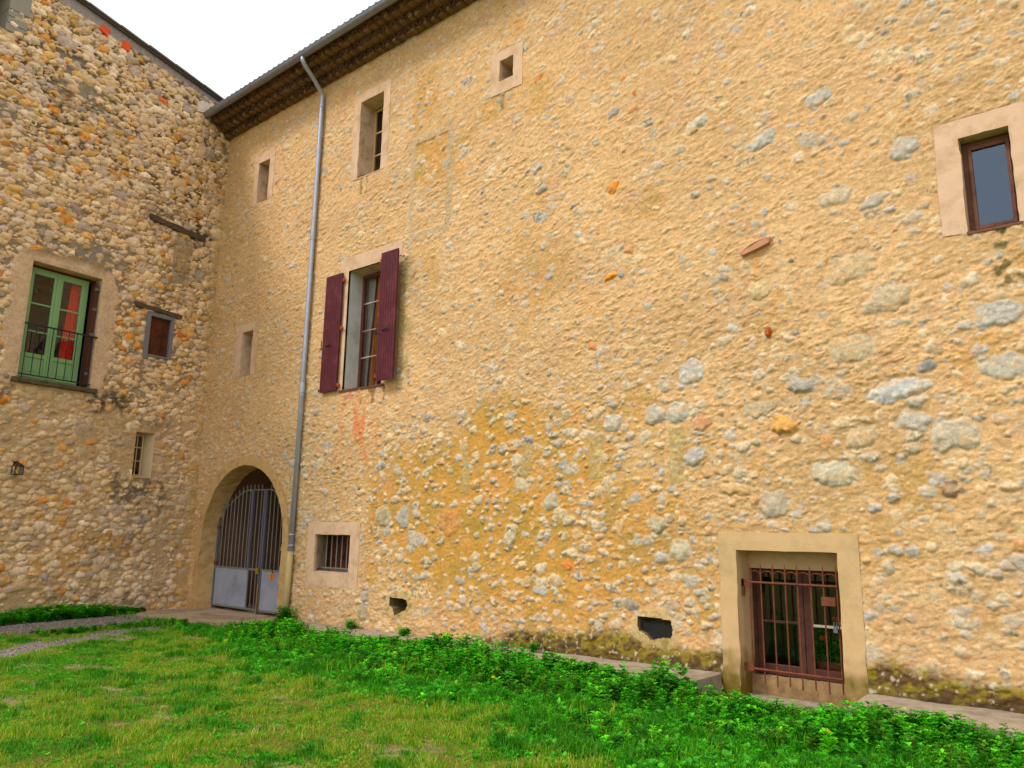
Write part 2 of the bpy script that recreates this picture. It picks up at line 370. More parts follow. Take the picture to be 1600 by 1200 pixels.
MPAL = [srgb(208, 186, 152), srgb(194, 178, 154), srgb(190, 180, 166), srgb(216, 188, 146), srgb(210, 170, 120), srgb(166, 158, 148), srgb(208, 152, 98), srgb(214, 130, 62)]
MWT = [30, 22, 13, 20, 10, 2.0, 1.0, .12]
MORTC = np.array(srgb(214, 171, 119), np.float32)
FEAT = [ # cx, cz, ax, az, rot, colour, height : single stones one can recognise
 (10.33,6.29,.07,.10,-.5,(226,140,50),.03),(10.27,5.01,.10,.045,.35,(228,142,24),.035),(10.42,5.03,.05,.06,.5,(150,146,150),.03),(9.97,4.10,.09,.06,.1,(208,142,92),.018),
 (12.35,3.92,.04,.055,0,(166,70,24),.02),(10.57,5.34,.08,.09,.2,(206,136,80),.016),(11.43,3.58,.17,.14,.1,(192,188,186),.02),(13.68,3.12,.30,.12,.15,(198,192,180),.03),
 (13.63,4.08,.24,.13,.35,(196,172,136),.028),(12.51,2.84,.15,.10,-.35,(214,160,86),.06),(12.99,2.29,.25,.13,-.1,(200,186,156),.035),(14.06,2.10,.11,.09,-.3,(136,112,84),.02),
 (12.72,3.27,.18,.09,-.2,(156,152,148),.04),(12.25,3.06,.20,.08,.1,(186,166,132),.014),(14.15,2.62,.20,.15,.1,(196,178,150),.03),(13.80,2.80,.15,.10,-.2,(192,180,160),.02),
 (14.9,1.95,.24,.17,-.5,(166,164,170),.03),(14.6,3.25,.2,.12,0,(190,178,156),.02),(11.43,2.55,.13,.1,.3,(172,170,168),.03),(11.52,2.95,.13,.1,0,(206,150,106),.018),
 (9.1,6.62,.11,.07,.3,(150,150,152),.03),(9.0,6.98,.09,.07,.6,(176,172,168),.025),(11.9,2.15,.22,.07,-.12,(206,168,114),.03),(12.35,1.98,.16,.14,0,(188,168,140),.02),
 (5.95,1.85,.19,.17,.2,(186,168,132),.03),(6.42,1.83,.13,.17,-.5,(166,162,154),.03),(8.6,1.55,.1,.12,.1,(196,180,146),.035),(7.4,1.75,.22,.18,0,(204,142,78),.012),
 (9.6,1.8,.09,.08,0,(196,178,142),.03),(9.3,2.05,.12,.1,.2,(190,176,150),.03),(11.2,1.45,.13,.12,.2,(196,180,150),.02),(10.9,1.75,.12,.1,-.2,(190,172,140),.03),
 (5.6,.55,.1,.09,0,(160,160,162),.03),(5.55,.3,.12,.12,.2,(176,158,128),.02),(13.2,5.35,.16,.1,.1,(198,180,150),.018),(12.4,6.3,.18,.1,.3,(186,178,164),.02),
 (13.1,6.6,.14,.09,.4,(176,174,170),.02),(11.6,6.8,.15,.09,.5,(196,184,160),.025),(13.9,5.7,.14,.12,.3,(178,174,168),.025),(13.6,5.2,.13,.07,.3,(180,176,172),.02),
 (14.6,3.75,.2,.12,.1,(180,176,172),.025),(10.9,3.1,.16,.12,-.1,(186,174,156),.03),(10.3,3.05,.13,.11,0,(190,180,160),.03),(11.2,3.1,.15,.13,.1,(190,180,160),.025),
 (13.30,2.66,.15,.10,.2,(206,178,140),.025),(12.3,4.45,.14,.11,0,(206,178,130),.02),(13.3,4.5,.26,.15,.1,(204,176,134),.02),(13.25,3.6,.22,.14,0,(198,176,140),.02)]

def field_main(X, Z):
    n = X.shape[0]
    wx = fbm(X*7, Z*7, 3, 3)*.036; wz = fbm(X*7+40, Z*7, 4, 3)*.030
    wx2 = fbm(X*24, Z*24, 5, 3)*.013; wz2 = fbm(X*24+9, Z*24, 6, 3)*.011
    # stones dip towards the upper right a little, as in the coursing strokes
    Xw = X+wx+wx2; Zw = Z+wz+wz2 - .05*X
    low = 1-sm(2.9, 3.9, Z+fbm(X*.6, Z*.6, 11, 3)*.6)
    big = sm(-.35, .45, fbm(X*.35+3, Z*.4, 12, 3)+ (X-10)*.07)
    patch = fbm(X*.55, Z*.8, 13, 4)
    # ---- mortar
    stroke = fbm(X*6+Z*4, Z*26-X*6, 21, 4)
    hm = .005 + fbm(X*2.2, Z*2.2, 22, 3)*.008 + stroke*.004 + fbm(X*30, Z*34, 23, 3)*.0032 + np.abs(fbm(X*8+9, Z*12, 28, 3))*.012*sm(-.25, .35, fbm(X*1.3, Z*1.6, 74, 3))
    lump = sm(.12, .30, fbm(X*13+Z*2, Z*21-X*3, 29, 3)); hm = hm + lump*.006
    flakes = fbm(X*9+Z*3, Z*19-X*5, 24, 4)
    hm = hm + sm(.12, .34, flakes)*.012*(.5+.5*sm(-.2, .3, patch))
    tone = fbm(X*.9, Z*1.3, 25, 4)
    col = np.repeat(MORTC[None], n, 0)*(1+tone[:, None]*.13)
    col = mixc(col, srgb(204, 160, 116), sm(.05, .45, fbm(X*1.4+7, Z*2.3, 26, 4))*.5)
    col = mixc(col, srgb(226, 194, 146), sm(.1, .5, fbm(X*5+7, Z*11, 27, 4))*.45)
    # ochre earth mortar low on the wall
    och = sm(.55, -.65, ((X-8.3)/3.4)**2 + ((Z-1.75)/1.55)**2 - 1 + fbm(X*1.3, Z*1.5, 31, 5)*1.0)
    och = np.clip(och*(1-rmask(X, Z, 3.7, 5.55, .2, 2.0, .12)), 0, 1)
    och2 = sm(.05, .5, fbm(X*.8+5, Z*1.1, 32, 4))*(1-sm(2.6, 3.6, Z))*sm(9.5, 11, X)*.6
    och3 = np.maximum(rmask(X, Z, 6.28, 7.0, 8.45, 9.6, .12)*sm(-.3, .2, fbm(X*3, Z*3, 33, 3)), rmask(X, Z, 6.35, 7.1, 7.45, 8.3, .08))*.75
    och4 = sm(.25, .6, fbm(X*1.2+50, Z*1.2, 36, 4))*.55*sm(6, 7.5, X)
    och4 = och4 + rmask(X, Z, 8.2, 9.0, 4.4, 6.2, .3)*sm(-.2, .3, fbm(X*2.5, Z*2.5, 37, 3))*.4
    ocm = np.clip(np.maximum(np.maximum(och, och2), np.maximum(och3, och4)), 0, 1)
    ovar = fbm(X*4, Z*4, 34, 4)
    occ = np.repeat(np.array(srgb(202, 145, 50), np.float32)[None], n, 0)
    occ = mixc(occ, srgb(176, 136, 44), sm(0, .5, ovar)); occ = mixc(occ, srgb(216, 150, 72), sm(.1, .5, -ovar)*.8)
    col = col*(1-.80*ocm[:, None])+occ*.80*ocm[:, None]
    hm = hm*(1-.45*ocm) - ocm*.004
    h = hm.copy(); stone = np.zeros(n, np.float32)
    rag = fbm(X*17+3, Z*23, 71, 3)*.008
    smear = sm(.02, .42, fbm(X*9+31, Z*16, 72, 3))*(1-.6*ocm)
    def lay(d1, d2, I, J, U, V, seed, prob, amp0, amp1, gap, bury, h, col, stone, bright=1.0, over=False):
        ra = hsh(I, J, seed+50); rb = hsh(I, J, seed+51); rc = hsh(I, J, seed+52); rd = hsh(I, J, seed+53); re = hsh(I, J, seed+54)
        pres = ra < prob
        e = np.clip(1-d1, 0, 1); g = np.clip((d2-d1)/gap, 0, 1)
        prof = np.minimum(1-(1-e)**3.2, g**.6)
        amp = (amp0+(amp1-amp0)*rb*rb)*(.72+.22*low)
        hsn = prof*amp + (V*(rc-.35)*-.35 + U*(rd-.5)*.3)*amp*sm(0, .5, e) + fbm(X*40, Z*40, seed+60, 2)*.004 - bury + rag
        on = pres & (hsn > hm) & (prof > .02)
        k = sm(-.001, .005, hsn-hm)*pres*(prof > .02)
        k = k*(1-(.25+.5*re)*smear)*(1-.20*(1-ocm)*(rb < .4))      # some stones smeared with render
        hn = np.where(on, hsn, h)
        if not over: hn = np.maximum(h, hn)
        sc = pick(MPAL, MWT, rd)*((.88+.28*re)*bright)[:, None] if hasattr(bright, 'shape') else pick(MPAL, MWT, rd)*(.88+.28*re)[:, None]
        sc = sc*(1+fbm(X*24, Z*24, seed+61, 3)*.22)[:, None]
        # lichen / dark crust on a few
        sc = mixc(sc, srgb(128, 116, 92), sm(.86, .93, rc)*sm(0, .3, fbm(X*30, Z*30, seed+62, 2))*.8)
        sc = mixc(sc, srgb(208, 140, 74), sm(.18, .08, rc)*sm(.05, .35, fbm(X*14, Z*14, seed+63, 2))*.6)
        col[:] = col*(1-k[:, None])+sc*k[:, None]
        return hn, np.maximum(stone, k)
    smooth = np.maximum.reduce([sm(1.2, .5, ((X-a)/b)**2+((Z-c)/d)**2+fbm(X*2, Z*3, 75, 3)*.5) for a, b, c, d in ((10.3, 1.3, 4.72, .28), (13.2, .9, 5.3, .5), (4.0, .5, 7.4, 1.4), (8.7, .8, 7.3, .3), (2.6, .9, 4.0, .6), (12.6, 1.2, 7.2, .35))])
    exp = np.clip(.74 + .18*low + .32*patch, 0.22, .98)*(1-.75*smooth); hm = hm*(1-.4*smooth)
    col = mixc(col, srgb(220, 178, 130), smooth*.4); col = mixc(col, srgb(188, 150, 100), sm(.15, .6, fbm(X*.45+20, Z*.7, 76, 5))*.45)
    # small chips
    c = cells(Xw, Zw, .125, .080, 100, .020, .047, rot=.5, facet=.5)
    h, stone = lay(*c, 100, np.clip(exp*.85-.36*ocm, 0, .8), .010, .028, .35, .0, h, col, stone)
    # medium cobbles
    c = cells(Xw+5, Zw+3, .20, .135, 200, .038, .080, asp0=1.0, asp1=1.7, rot=.4, facet=.6)
    h, stone = lay(*c, 200, np.clip(exp*1.05*(.72+.4*big)*(1-.42*ocm), 0, .95), .016, .044, .3, .001, h, col, stone)
    # large blocks
    c = cells(Xw+11, Zw+8, .52, .36, 300, .07, .15, asp0=1.1, asp1=2.0, rot=.25, facet=.6)
    h, stone = lay(*c, 300, np.clip(exp*.6*(.25+.75*big)*(1-.5*ocm), 0, .6), .012, .034, .3, .004, h, col, stone)
    for (cx, cz, ax, az, ro, cc, am) in FEAT:
        if cc[2] > cc[0]-14: cc = tuple(a*.6+b*.4 for a, b in zip(cc, (198, 178, 144)))
        m = (np.abs(X-cx) < ax*1.6+.05) & (np.abs(Z-cz) < ax*1.2+az*1.5+.05)
        x = X[m]+wx[m]*1.3+wx2[m]*1.3-cx; z = Z[m]+wz[m]*1.3+wz2[m]*1.3-cz
        u = (x*math.cos(ro)+z*math.sin(ro))/ax; v = (-x*math.sin(ro)+z*math.cos(ro))/az
        pw = 1.5+2.2*((cx*7.13+cz*3.7) % 1.0); d = (np.abs(u)**pw+np.abs(v)**pw)**(1/pw) + fbm(x*16+cx, z*16, 404, 2)*.22
        k = sm(1.04, .95, d)*(1-.75*smear[m]*(am < .05))
        prof = 1-np.clip(d, 0, 1)**3.5
        hh = am*prof*(1-.3*v)+.004+fbm(x*14+cx*9, z*14, 402, 4)*.014
        base = lerp(h[m], .0, sm(1.35, 1.0, d))
        h[m] = np.where(d < 1.0, np.maximum(hh, base*.3), base)
        cl = np.asarray(srgb(*cc), np.float32)[None]*(1+fbm(x*16+cx, z*20, 403, 4)*.38)[:, None]
        col[m] = col[m]*(1-k[:, None])+cl*k[:, None]
    # upright dressed stones (old jambs) low on the wall
    for (x0, x1, z0, z1) in ((7.66, 7.80, 2.20, 2.90), (8.80, 8.95, 2.38, 2.88), (9.93, 10.14, 2.33, 2.92), (11.09, 11.28, 2.22, 2.93)):
        k = rmask(X+wx*.9+wx2, Z+wz*1.5+wz2, x0, x1, z0, z1, .014)*(1-.55*smear)
        h[:] = lerp(h, .016+fbm(X*26, Z*26, 411, 3)*.010, k)
        cl = np.asarray(srgb(184, 160, 104), np.float32)[None]*(1+fbm(X*26, Z*26, 412, 2)*.3)[:, None]
        col[:] = col*(1-.75*k[:, None])+cl*.75*k[:, None]
    # walled-up window: worn stone frame
    fr = np.maximum.reduce([rmask(X+wx*.6, Z, 6.23, 6.34, 6.48, 8.37, .012)*.9, rmask(X+wx*.6, Z, 7.11, 7.26, 6.60, 8.45, .014), rmask(X, Z+wz*.8-(X-6.2)*.0, 6.25, 7.2, 8.24, 8.38, .014)*.8, rmask(X, Z+wz*.8, 6.27, 7.2, 6.46, 6.60, .016)])
    h[:] = lerp(h, .010+fbm(X*30, Z*30, 421, 3)*.006, fr)
    cl = np.asarray(srgb(184, 164, 130), np.float32)[None]*(1+fbm(X*34, Z*34, 422, 2)*.35)[:, None]
    cl = mixc(cl, srgb(128, 112, 84), sm(.1, .4, fbm(X*14, Z*14, 423, 3))*.6*sm(6.9, 7.15, X))
    col[:] = col*(1-.6*fr[:, None])+cl*.6*fr[:, None]
    ins = rmask(X, Z, 6.34, 7.11, 6.60, 8.24, .01); h[:] = h - .012*ins
    # lighter smooth re-rendered passages
    # rust run-off under the shuttered window
    st = rmask(X+fbm(X*5, Z*2, 431, 3)*.12, Z, 4.72, 5.85, 2.75, 4.05, .16)*sm(-.15, .40, fbm(X*7, Z*1.8, 432, 4)+(Z-3.45)*.32)
    col[:] = mixc(col, srgb(224, 122, 60), st*.72)
    st = rmask(X, Z, 4.75, 5.9, 3.75, 4.05, .05)*sm(.1, .4, fbm(X*9, Z*4, 433, 3)); col[:] = mixc(col, srgb(120, 76, 40), st*.7)
    st = sm(.07, .0, np.abs(X-12.28+ (4.93-Z)*.05))*rmask(X, Z, 12, 12.5, 4.6, 4.92, .06); col[:] = mixc(col, srgb(226, 160, 84), st*.6)
    # shade cast by the right shutter, painted green-brown into the wall colour
    st = rmask(X, Z, 6.12, 6.5, 3.85, 6.2, .1)*sm(-.25, .3, fbm(X*4, Z*3, 434, 3)); col[:] = mixc(col, srgb(150, 132, 74), st*.6)
    # damp streaks under the right-hand window
    for (x0, x1, z0, z1) in ((14.62, 14.76, 4.40, 4.64), (14.6, 14.98, 4.02, 4.32), (14.5, 14.9, 4.55, 4.63)):
        st = rmask(X, Z, x0, x1, z0, z1, .03)*sm(-.2, .2, fbm(X*14, Z*12, 435, 3)); col[:] = mixc(col, srgb(96, 88, 44), st*.85)
    for (x0, z0) in ((4.9, 8.0), (5.05, 8.0), (1.5, 4.66), (8.3, 8.46)):
        st = rmask(X, Z, x0-.03, x0+.04, z0-.3, z0+.05, .02)*sm(-.3, .2, fbm(X*9, Z*6, 436, 2)); col[:] = mixc(col, srgb(142, 118, 74), st*.7)
    # thin darker line along the downpipe and the corner
    st = rmask(X+fbm(X*1.5, Z*2.2, 437, 3)*.06, Z, 3.50, 3.66, .1, 9.9, .07)*sm(-.3, .4, fbm(X*6, Z*2.0, 438, 4)); col[:] = mixc(col, srgb(160, 134, 84), st*.55)
    st = rmask(X, Z, 3.40, 3.72, .0, 1.9, .08)*sm(-.25, .3, fbm(X*7, Z*5, 439, 3)); col[:] = mixc(col, srgb(120, 100, 66), st*.55)
    # moss and damp at the foot
    top = .12 + .30*sm(6.5, 10.5, X) + .10*sm(14, 15.5, X) + fbm(X*2.3, Z*2, 441, 4)*.16
    ms = sm(top+.08, top-.10, Z)*sm(3.6, 5.2, X)
    mv = fbm(X*13, Z*13, 442, 4)
    mc = np.repeat(np.array(srgb(134, 116, 26), np.float32)[None], n, 0)
    mc = mixc(mc, srgb(92, 70, 40), sm(-.1, .3, mv)); mc = mixc(mc, srgb(62, 48, 34), sm(.30, .12, Z-.06*mv)*.75*sm(8, 10, X))
    mc = mixc(mc, srgb(196, 180, 150), sm(.42, .6, fbm(X*24, Z*24, 443, 2))*.8)
    dens = ms*(.25+.7*sm(6.5, 9, X))*sm(-.75, -.1, mv+.5*ms)
    col[:] = col*(1-dens[:, None])+mc*dens[:, None]
    h[:] = h + ms*fbm(X*20, Z*20, 444, 3)*.010 + ms*.006
    # around the low vents
    for P, cx, cz in ((HOLE1, 6.42, .48), (HOLE2, 10.86, .53)):
        q = np.sqrt(((X-cx)/.34)**2+((Z-cz)/.23)**2)+fbm(X*7, Z*9, 451, 4)*.35
        k = sm(1.1, .85, q)
        h[:] = lerp(h, .022+fbm(X*24, Z*24, 452, 3)*.005, k); col[:] = mixc(col, srgb(196, 166, 112), k*.7)
        col[:] = mixc(col, srgb(140, 124, 50), k*sm(.0, .4, fbm(X*12, Z*12, 453, 3))*.7)
    # flatten next to the surrounds
    for k_, (x0, x1, z0, z1) in SU.items():
        k = rmask(X, Z, x0+.0, x1-.0, z0, z1, .012)
        h[:] = lerp(h, np.minimum(h, .003), k)
    q = np.sqrt((X-AX)**2+np.maximum(Z-AZ, 0)**2)
    k = sm(AR+AW+.01, AR+AW-.012, q); h[:] = lerp(h, np.minimum(h, .003), k)
    return h, col

xs = np.concatenate([np.arange(-.02, 8, .017), np.arange(8, 15.5, .0115), np.arange(15.5, 21.01, .035)])
zs = np.concatenate([np.arange(-.35, 7.4, .0115), np.arange(7.4, 10.52, .016)])
xs = snap(xs, [OP[k][i] for k in OP for i in (0, 1)]); zs = snap(zs, [OP[k][i] for k in OP for i in (2, 3)])
holes = [rect(o[0], o[1], o[2]-(.3 if k == 'D' else 0), o[3]) for k, o in OP.items()]
holes += [lambda x, z: in_arch(x, z, AR+.03), lambda x, z: poly_in(x, z, HOLE1), lambda x, z: poly_in(x, z, HOLE2)]
heightwall('wall', xs, zs, field_main, holes, main)

def surround(name, outer, inner, depth, m, parent, back=None, p=.016, bottom=True, m2=None):
    ox0, ox1, oz0, oz1 = outer; ix0, ix1, iz0, iz1 = inner
    b = MB()
    # front ring, subdivided boxes
    if bottom: b.box(ox0, ox1, -p, .03, oz0, iz0)
    b.box(ox0, ix0, -p, .03, iz0, iz1); b.box(ix1, ox1, -p, .03, iz0, iz1); b.box(ox0, ox1, -p, .03, iz1, oz1)
    o = b.build(name, m, parent, wob=.014)
    bx0, bx1, bz0, bz1 = back or inner
    r = MB(); y0, y1 = -p+.001, depth
    F = [(ix0, y0, iz0), (ix1, y0, iz0), (ix1, y0, iz1), (ix0, y0, iz1)]; B = [(bx0, y1, bz0), (bx1, y1, bz0), (bx1, y1, bz1), (bx0, y1, bz1)]
    r.add(F+B, [(0, 1, 5, 4), (1, 2, 6, 5), (2, 3, 7, 6), (3, 0, 4, 7)])
    r.build('reveal', m2 or REVEAL, parent)
    return o
def room(parent, x0, x1, y0, y1, z0, z1, m=DARK, name='dark_interior'):
    b = MB(); b.add([(x0,y0,z0),(x1,y0,z0),(x1,y1,z0),(x0,y1,z0),(x0,y0,z1),(x1,y0,z1),(x1,y1,z1),(x0,y1,z1)],
                    [(0,3,2,1),(4,5,6,7),(1,2,6,5),(2,3,7,6),(3,0,4,7)])
    return b.build(name, m, parent)

def windowpart(parent, x0, x1, y0, z0, z1, fr, fm, depth=.05, name='window'):
    b = MB()
    b.box(x0, x0+fr, y0, y0+depth, z0, z1); b.box(x1-fr, x1, y0, y0+depth, z0, z1)
    b.box(x0+fr, x1-fr, y0, y0+depth, z0, z0+fr); b.box(x0+fr, x1-fr, y0, y0+depth, z1-fr, z1)
    return b.build(name, fm, parent, bevel=.003)
def pane(parent, x0, x1, y, z0, z1, m=None):
    return MB().add([(x0, y, z0), (x1, y, z0), (x1, y, z1), (x0, y, z1)], [(0, 1, 2, 3)]).build('pane', m or GLASS, parent)

# --- A: tall window under the eaves
o = OP['A']; w_ = windowpart(main, o[0], o[1], .33, 8.08, 9.62, .04, CREAMW)
surround('surround', SU['A'], o, .34, PLASTER, w_, bottom=False)
b = MB()
for z in (8.66, 9.13): b.box(o[0]+.04, o[1]-.04, .34, .365, z-.014, z+.014)
b.box(5.075, 5.13, .325, .37, 8.12, 9.58); b.each('glazing_bar', CREAMW, w_)
pane(w_, o[0]+.04, o[1]-.04, .355, 8.12, 9.58); room(w_, 4.3, 6.0, .36, 1.6, 7.8, 10)
MB().box(o[0], o[1], -.02, .02, 8.045, 8.066).build('sill', REVEAL, w_)
MB().tube([(4.80, -.02, 8.09), (4.86, .0, 8.13), (4.95, .1, 8.08)], .006).build('shutter_catch', RUST, w_)
w_['label'] = 'tall narrow cream framed window below the eaves'
# --- narrow slots
for k in ('N1', 'N2'):
    o = OP[k]
    b = MB().box(o[0]+.02, o[1]-.02, .42, .45, o[2]+.02, o[3]-.02); w_ = b.build('window', REVEAL, main)
    surround('surround', SU[k], o, .46, PLASTER, w_, bottom=False); w_['label'] = 'narrow slit window in pale surround'
# --- small square hole
o = OP['H']; b = MB().box(o[0]-.05, o[1]+.05, .42, .45, o[2]-.05, o[3]+.05); w_ = b.build('window', DARK, main)
surround('surround', SU['H'], o, .43, PLASTER, w_); w_['label'] = 'small square hole with wide pale surround'
# --- right upper window
o = OP['Rw']; w_ = windowpart(main, o[0], o[1]+.03, .13, 4.635, 5.62, .05, BROWNW, .06)
surround('surround', SU['Rw'], o, .22, PLASTER, w_, bottom=False, back=(o[0], o[1]+.03, o[2], o[3]))
b = MB(); x0, x1, z0, z1 = o[0]+.05, o[1]-.02, 4.685, 5.57
b.box(x0, x0+.035, .115, .16, z0, z1); b.box(x1-.035, x1, .115, .16, z0, z1); b.box(x0+.035, x1-.035, .115, .16, z0, z0+.035); b.box(x0+.035, x1-.035, .115, .16, z1-.035, z1)
b.build('sash', BROWNW, w_, bevel=.003); pane(w_, x0+.03, x1-.03, .14, z0+.03, z1-.03, GLASSB); room(w_, 14.1, 15.3, .2, 1.4, 4.4, 5.9)
MB().box(o[0]-.01, o[1]+.02, -.02, .13, 4.605, 4.634).build('sill', BROWNW, w_)
w_['label'] = 'brown framed window reflecting the sky'
# --- barred square window
o = OP['B']; w_ = windowpart(main, 4.72, 5.12, .36, .96, 1.50, .035, BROWNW)
surround('surround', SU['B'], o, .40, PLASTER, w_, back=(4.02, 5.12, .94, 1.52))
pane(w_, 4.75, 5.09, .385, .99, 1.47); MB().box(4.02, 4.72, .37, .41, .94, 1.52).build('side_board', BROWNP, w_)
room(w_, 3.9, 5.4, .42, 1.4, .8, 1.7)
b = MB()
for x in (4.34, 4.48, 4.62, 4.76, 4.90, 5.04): b.bar((x, .14, .945), (x, .14, 1.53), .011)
b.box(4.15, 5.15, .13, .15, .955, .975); b.build('grille', GREYM, w_)
MB().box(4.10, 5.15, .10, .39, .905, .945).build('sill', TIMBER, w_)
w_['label'] = 'low square window behind vertical iron bars'
# --- shuttered window
o = OP['Sh']; w_ = windowpart(main, o[0], o[1], .32, 4.08, 6.25, .055, REDW, .06)
b = MB(); b.box(4.60, 4.70, -.014, .03, 4.05, 6.27); b.box(5.74, 5.80, -.014, .03, 4.05, 6.27); b.box(4.45, 6.12, -.014, .03, 6.27, 6.55)
b.build('surround', PLASTER, w_)
r = MB(); r.add([(4.70,-.013,4.05),(4.70,.33,4.05),(4.70,.33,6.27),(4.70,-.013,6.27)], [(0,1,2,3)]).build('reveal', WHITEREV, w_)
r = MB(); r.add([(5.74,-.013,4.05),(5.74,.33,4.05),(5.74,.33,6.27),(5.74,-.013,6.27),(4.70,-.013,6.27),(4.70,.33,6.27),(4.70,-.013,4.05),(4.70,.33,4.05)], [(0,1,2,3),(4,5,2,3),(6,7,1,0)]).build('reveal', REVEAL, w_)
MB().box(4.62, 5.80, -.03, .012, 4.015, 4.052).build('sill', TERRA, w_)
MB().box(4.70, 5.74, .24, .32, 4.055, 4.12).build('bottom_rail', REDW, w_, bevel=.004)
b = MB(); b.box(5.19, 5.25, .31, .35, 4.13, 6.19); b.build('meeting_stile', REDW, w_, bevel=.003)
b = MB()
for (x0, x1) in ((4.755, 5.19), (5.25, 5.685)):
    for z in (4.69, 5.19, 5.71): b.box(x0, x1, .325, .35, z-.012, z+.012)
b.each('glazing_bar', mat('chipped_glazing_bar', srgb(160, 118, 98), rough=.7, vary=.3, scale=9, col2=srgb(214, 200, 184)), w_)
pane(w_, 4.755, 5.19, .34, 4.13, 6.19); pane(w_, 5.25, 5.685, .34, 4.13, 6.19)
room(w_, 4.3, 6.2, .385, 2.0, 3.8, 6.5)
def curtain(parent, x0t, x1t, x0b, x1b, y, z0, z1, m, folds=5, amp=.018, sw=0):
    nx, nz = 36, 16; vs = []; fs = []
    for j in range(nz+1):
        t = j/nz; xa = x0b+(x0t-x0b)*t+sw*math.sin(t*3.1); xb = x1b+(x1t-x1b)*t+sw*math.sin(t*3.1)
        for i in range(nx+1):
            s = i/nx; vs.append((xa+(xb-xa)*s, y+amp*math.sin(s*folds*6.28)+.3*amp*math.sin(s*17+t*4), z0+(z1-z0)*t))
    for j in range(nz):
        for i in range(nx): a = j*(nx+1)+i; fs.append((a, a+1, a+nx+2, a+nx+1))
    return MB().add(vs, fs).build('curtain', m, parent, smooth=True)
curtain(w_, 4.52, 4.92, 4.52, 4.78, .46, 4.0, 6.4, GREYC, 3)
curtain(w_, 5.00, 5.06, 4.86, 5.02, .44, 4.0, 6.4, ORC, 3)
curtain(w_, 5.14, 5.28, 5.14, 5.26, .44, 4.5, 6.4, ORC, 2)
MB().tube([(4.72, -.002, 4.72), (4.715, .0, 5.02)], .005).build('shutter_hook', RUST, w_)
w_['label'] = 'tall window between two open maroon shutters'
def shutter(x0, x1, z0, z1, yy, lab, hx):
    n = 7; b = MB(); wd = (x1-x0)/n
    for i in range(n): b.box(x0+i*wd+.003, x0+(i+1)*wd-.003, yy, yy+.028, z0, z1)
    b.box(x0+.01, x1-.01, yy+.012, yy+.04, z0+.02, z1-.02)
    sh = b.build('shutter', MAROON, w_, bevel=.003); sh['label'] = lab
    # espagnolette handle, rod keeper, hinges
    k = MB(); k.tube([(x0+.12, yy-.012, z0+.86), (x0+.28, yy-.03, z0+.87)], .009); k.bar((x0-.01, yy-.01, z0+.80), (x0-.01, yy-.01, z0+.98), .009)
    k.bar((x0-.005, yy-.01, z0+.02), (x0-.005, yy-.01, z0+.06), .012)
    k.each('shutter_catch', BLACKI, w_)
    for z in (z0+.10, z0+1.15, z1-.14):
        k = MB(); k.bar((hx, yy+.02, z-.035), (hx, yy+.02, z+.035), .018); k.box(min(hx, hx+.06), max(hx, hx+.06), yy+.01, yy+.03, z-.012, z+.012); k.build('hinge', RUSTO, w_)
shutter(4.12, 4.60, 4.05, 6.25, -.075, 'open maroon board shutter left of its window', 4.615)
shutter(5.76, 6.19, 4.07, 6.33, -.17, 'open maroon board shutter right of its window, standing off the wall', 5.745)
# --- low door-window with rusty grille
o = OP['D']
w_ = windowpart(main, 11.90, 12.98, .38, .13, 1.27, .045, DOORW, .06)
surround('surround', SU['D'], o, .42, PLASTER_Y, w_, bottom=False, m2=PLASTER_Y, back=(11.90, 12.975, -.12, 1.475))
MB().box(11.89, 12.975, .30, .38, 1.275, 1.48).build('lintel', PLASTER_Y, w_)
MB().box(11.89, 12.975, .28, .44, -.15, .12).build('sill', mat('damp_sill_render', srgb(168, 134, 92), rough=1, vary=.3, scale=10, bump=(40, .008), col2=srgb(126, 100, 66)), w_, wob=.01)
MB().box(11.80, 13.10, -.14, .28, -.16, -.075).build('threshold', CONC, w_, bevel=.01)
b = MB(); b.box(12.40, 12.475, .365, .42, .18, 1.225); b.box(12.48, 12.555, .365, .42, .18, 1.225); b.build('meeting_stile', DOORW, w_, bevel=.004)
b = MB(); b.box(11.95, 12.01, .37, .42, .18, 1.225); b.box(12.01, 12.40, .37, .42, .18, .24); b.box(12.555, 12.93, .37, .42, .18, .24); b.build('sash', DOORW, w_, bevel=.004)
b = MB(); b.box(12.01, 12.40, .38, .41, .685, .71); b.build('glazing_bar', DOORW, w_)
b = MB(); b.box(12.555, 12.93, .38, .41, .675, .70); b.box(12.555, 12.567, .38, .41, .70, 1.1); b.build('glazing_bar', PALEBAR, w_)
pane(w_, 12.01, 12.40, .395, .24, 1.225); pane(w_, 12.555, 12.93, .395, .24, 1.225)
room(w_, 11.6, 13.3, .445, 2.2, -.1, 1.6)
g = MB(); Y = .10
g.bar((11.99, Y-.012, 1.13), (12.93, Y-.012, 1.13), .011); g.bar((12.0, Y-.012, .215), (12.93, Y-.012, .215), .012)
bx = (11.985, 12.115, 12.25, 12.385, 12.515, 12.65, 12.785, 12.92)
for i, x in enumerate(bx):
    g.bar((x, Y, .05+(.02 if i % 2 else 0)), (x, Y, 1.27), .0085)
    g.bar((x, Y, 1.19), (x, Y, 1.215), .012); g.bar((x, Y, 1.27), (x, Y, 1.34), .0095, r2=.002)
for a, c in zip(bx[:-1], bx[1:]):   # little arches between the spearheads
    pts = [((a+c)/2-math.cos(t)*(c-a)/2, Y, 1.205+.05*math.sin(t)) for t in np.linspace(0, math.pi, 9)]; g.tube(pts, .005, 6)
g.box(12.76, 12.90, Y-.02, Y-.006, .93, 1.02); g.box(11.90, 12.0, Y-.02, Y, 1.08, 1.16); g.box(11.90, 12.0, Y-.02, Y, .19, .27); g.box(11.905, 11.925, Y-.02, Y+.02, .98, 1.16)
g.build('grille', RUST, w_)
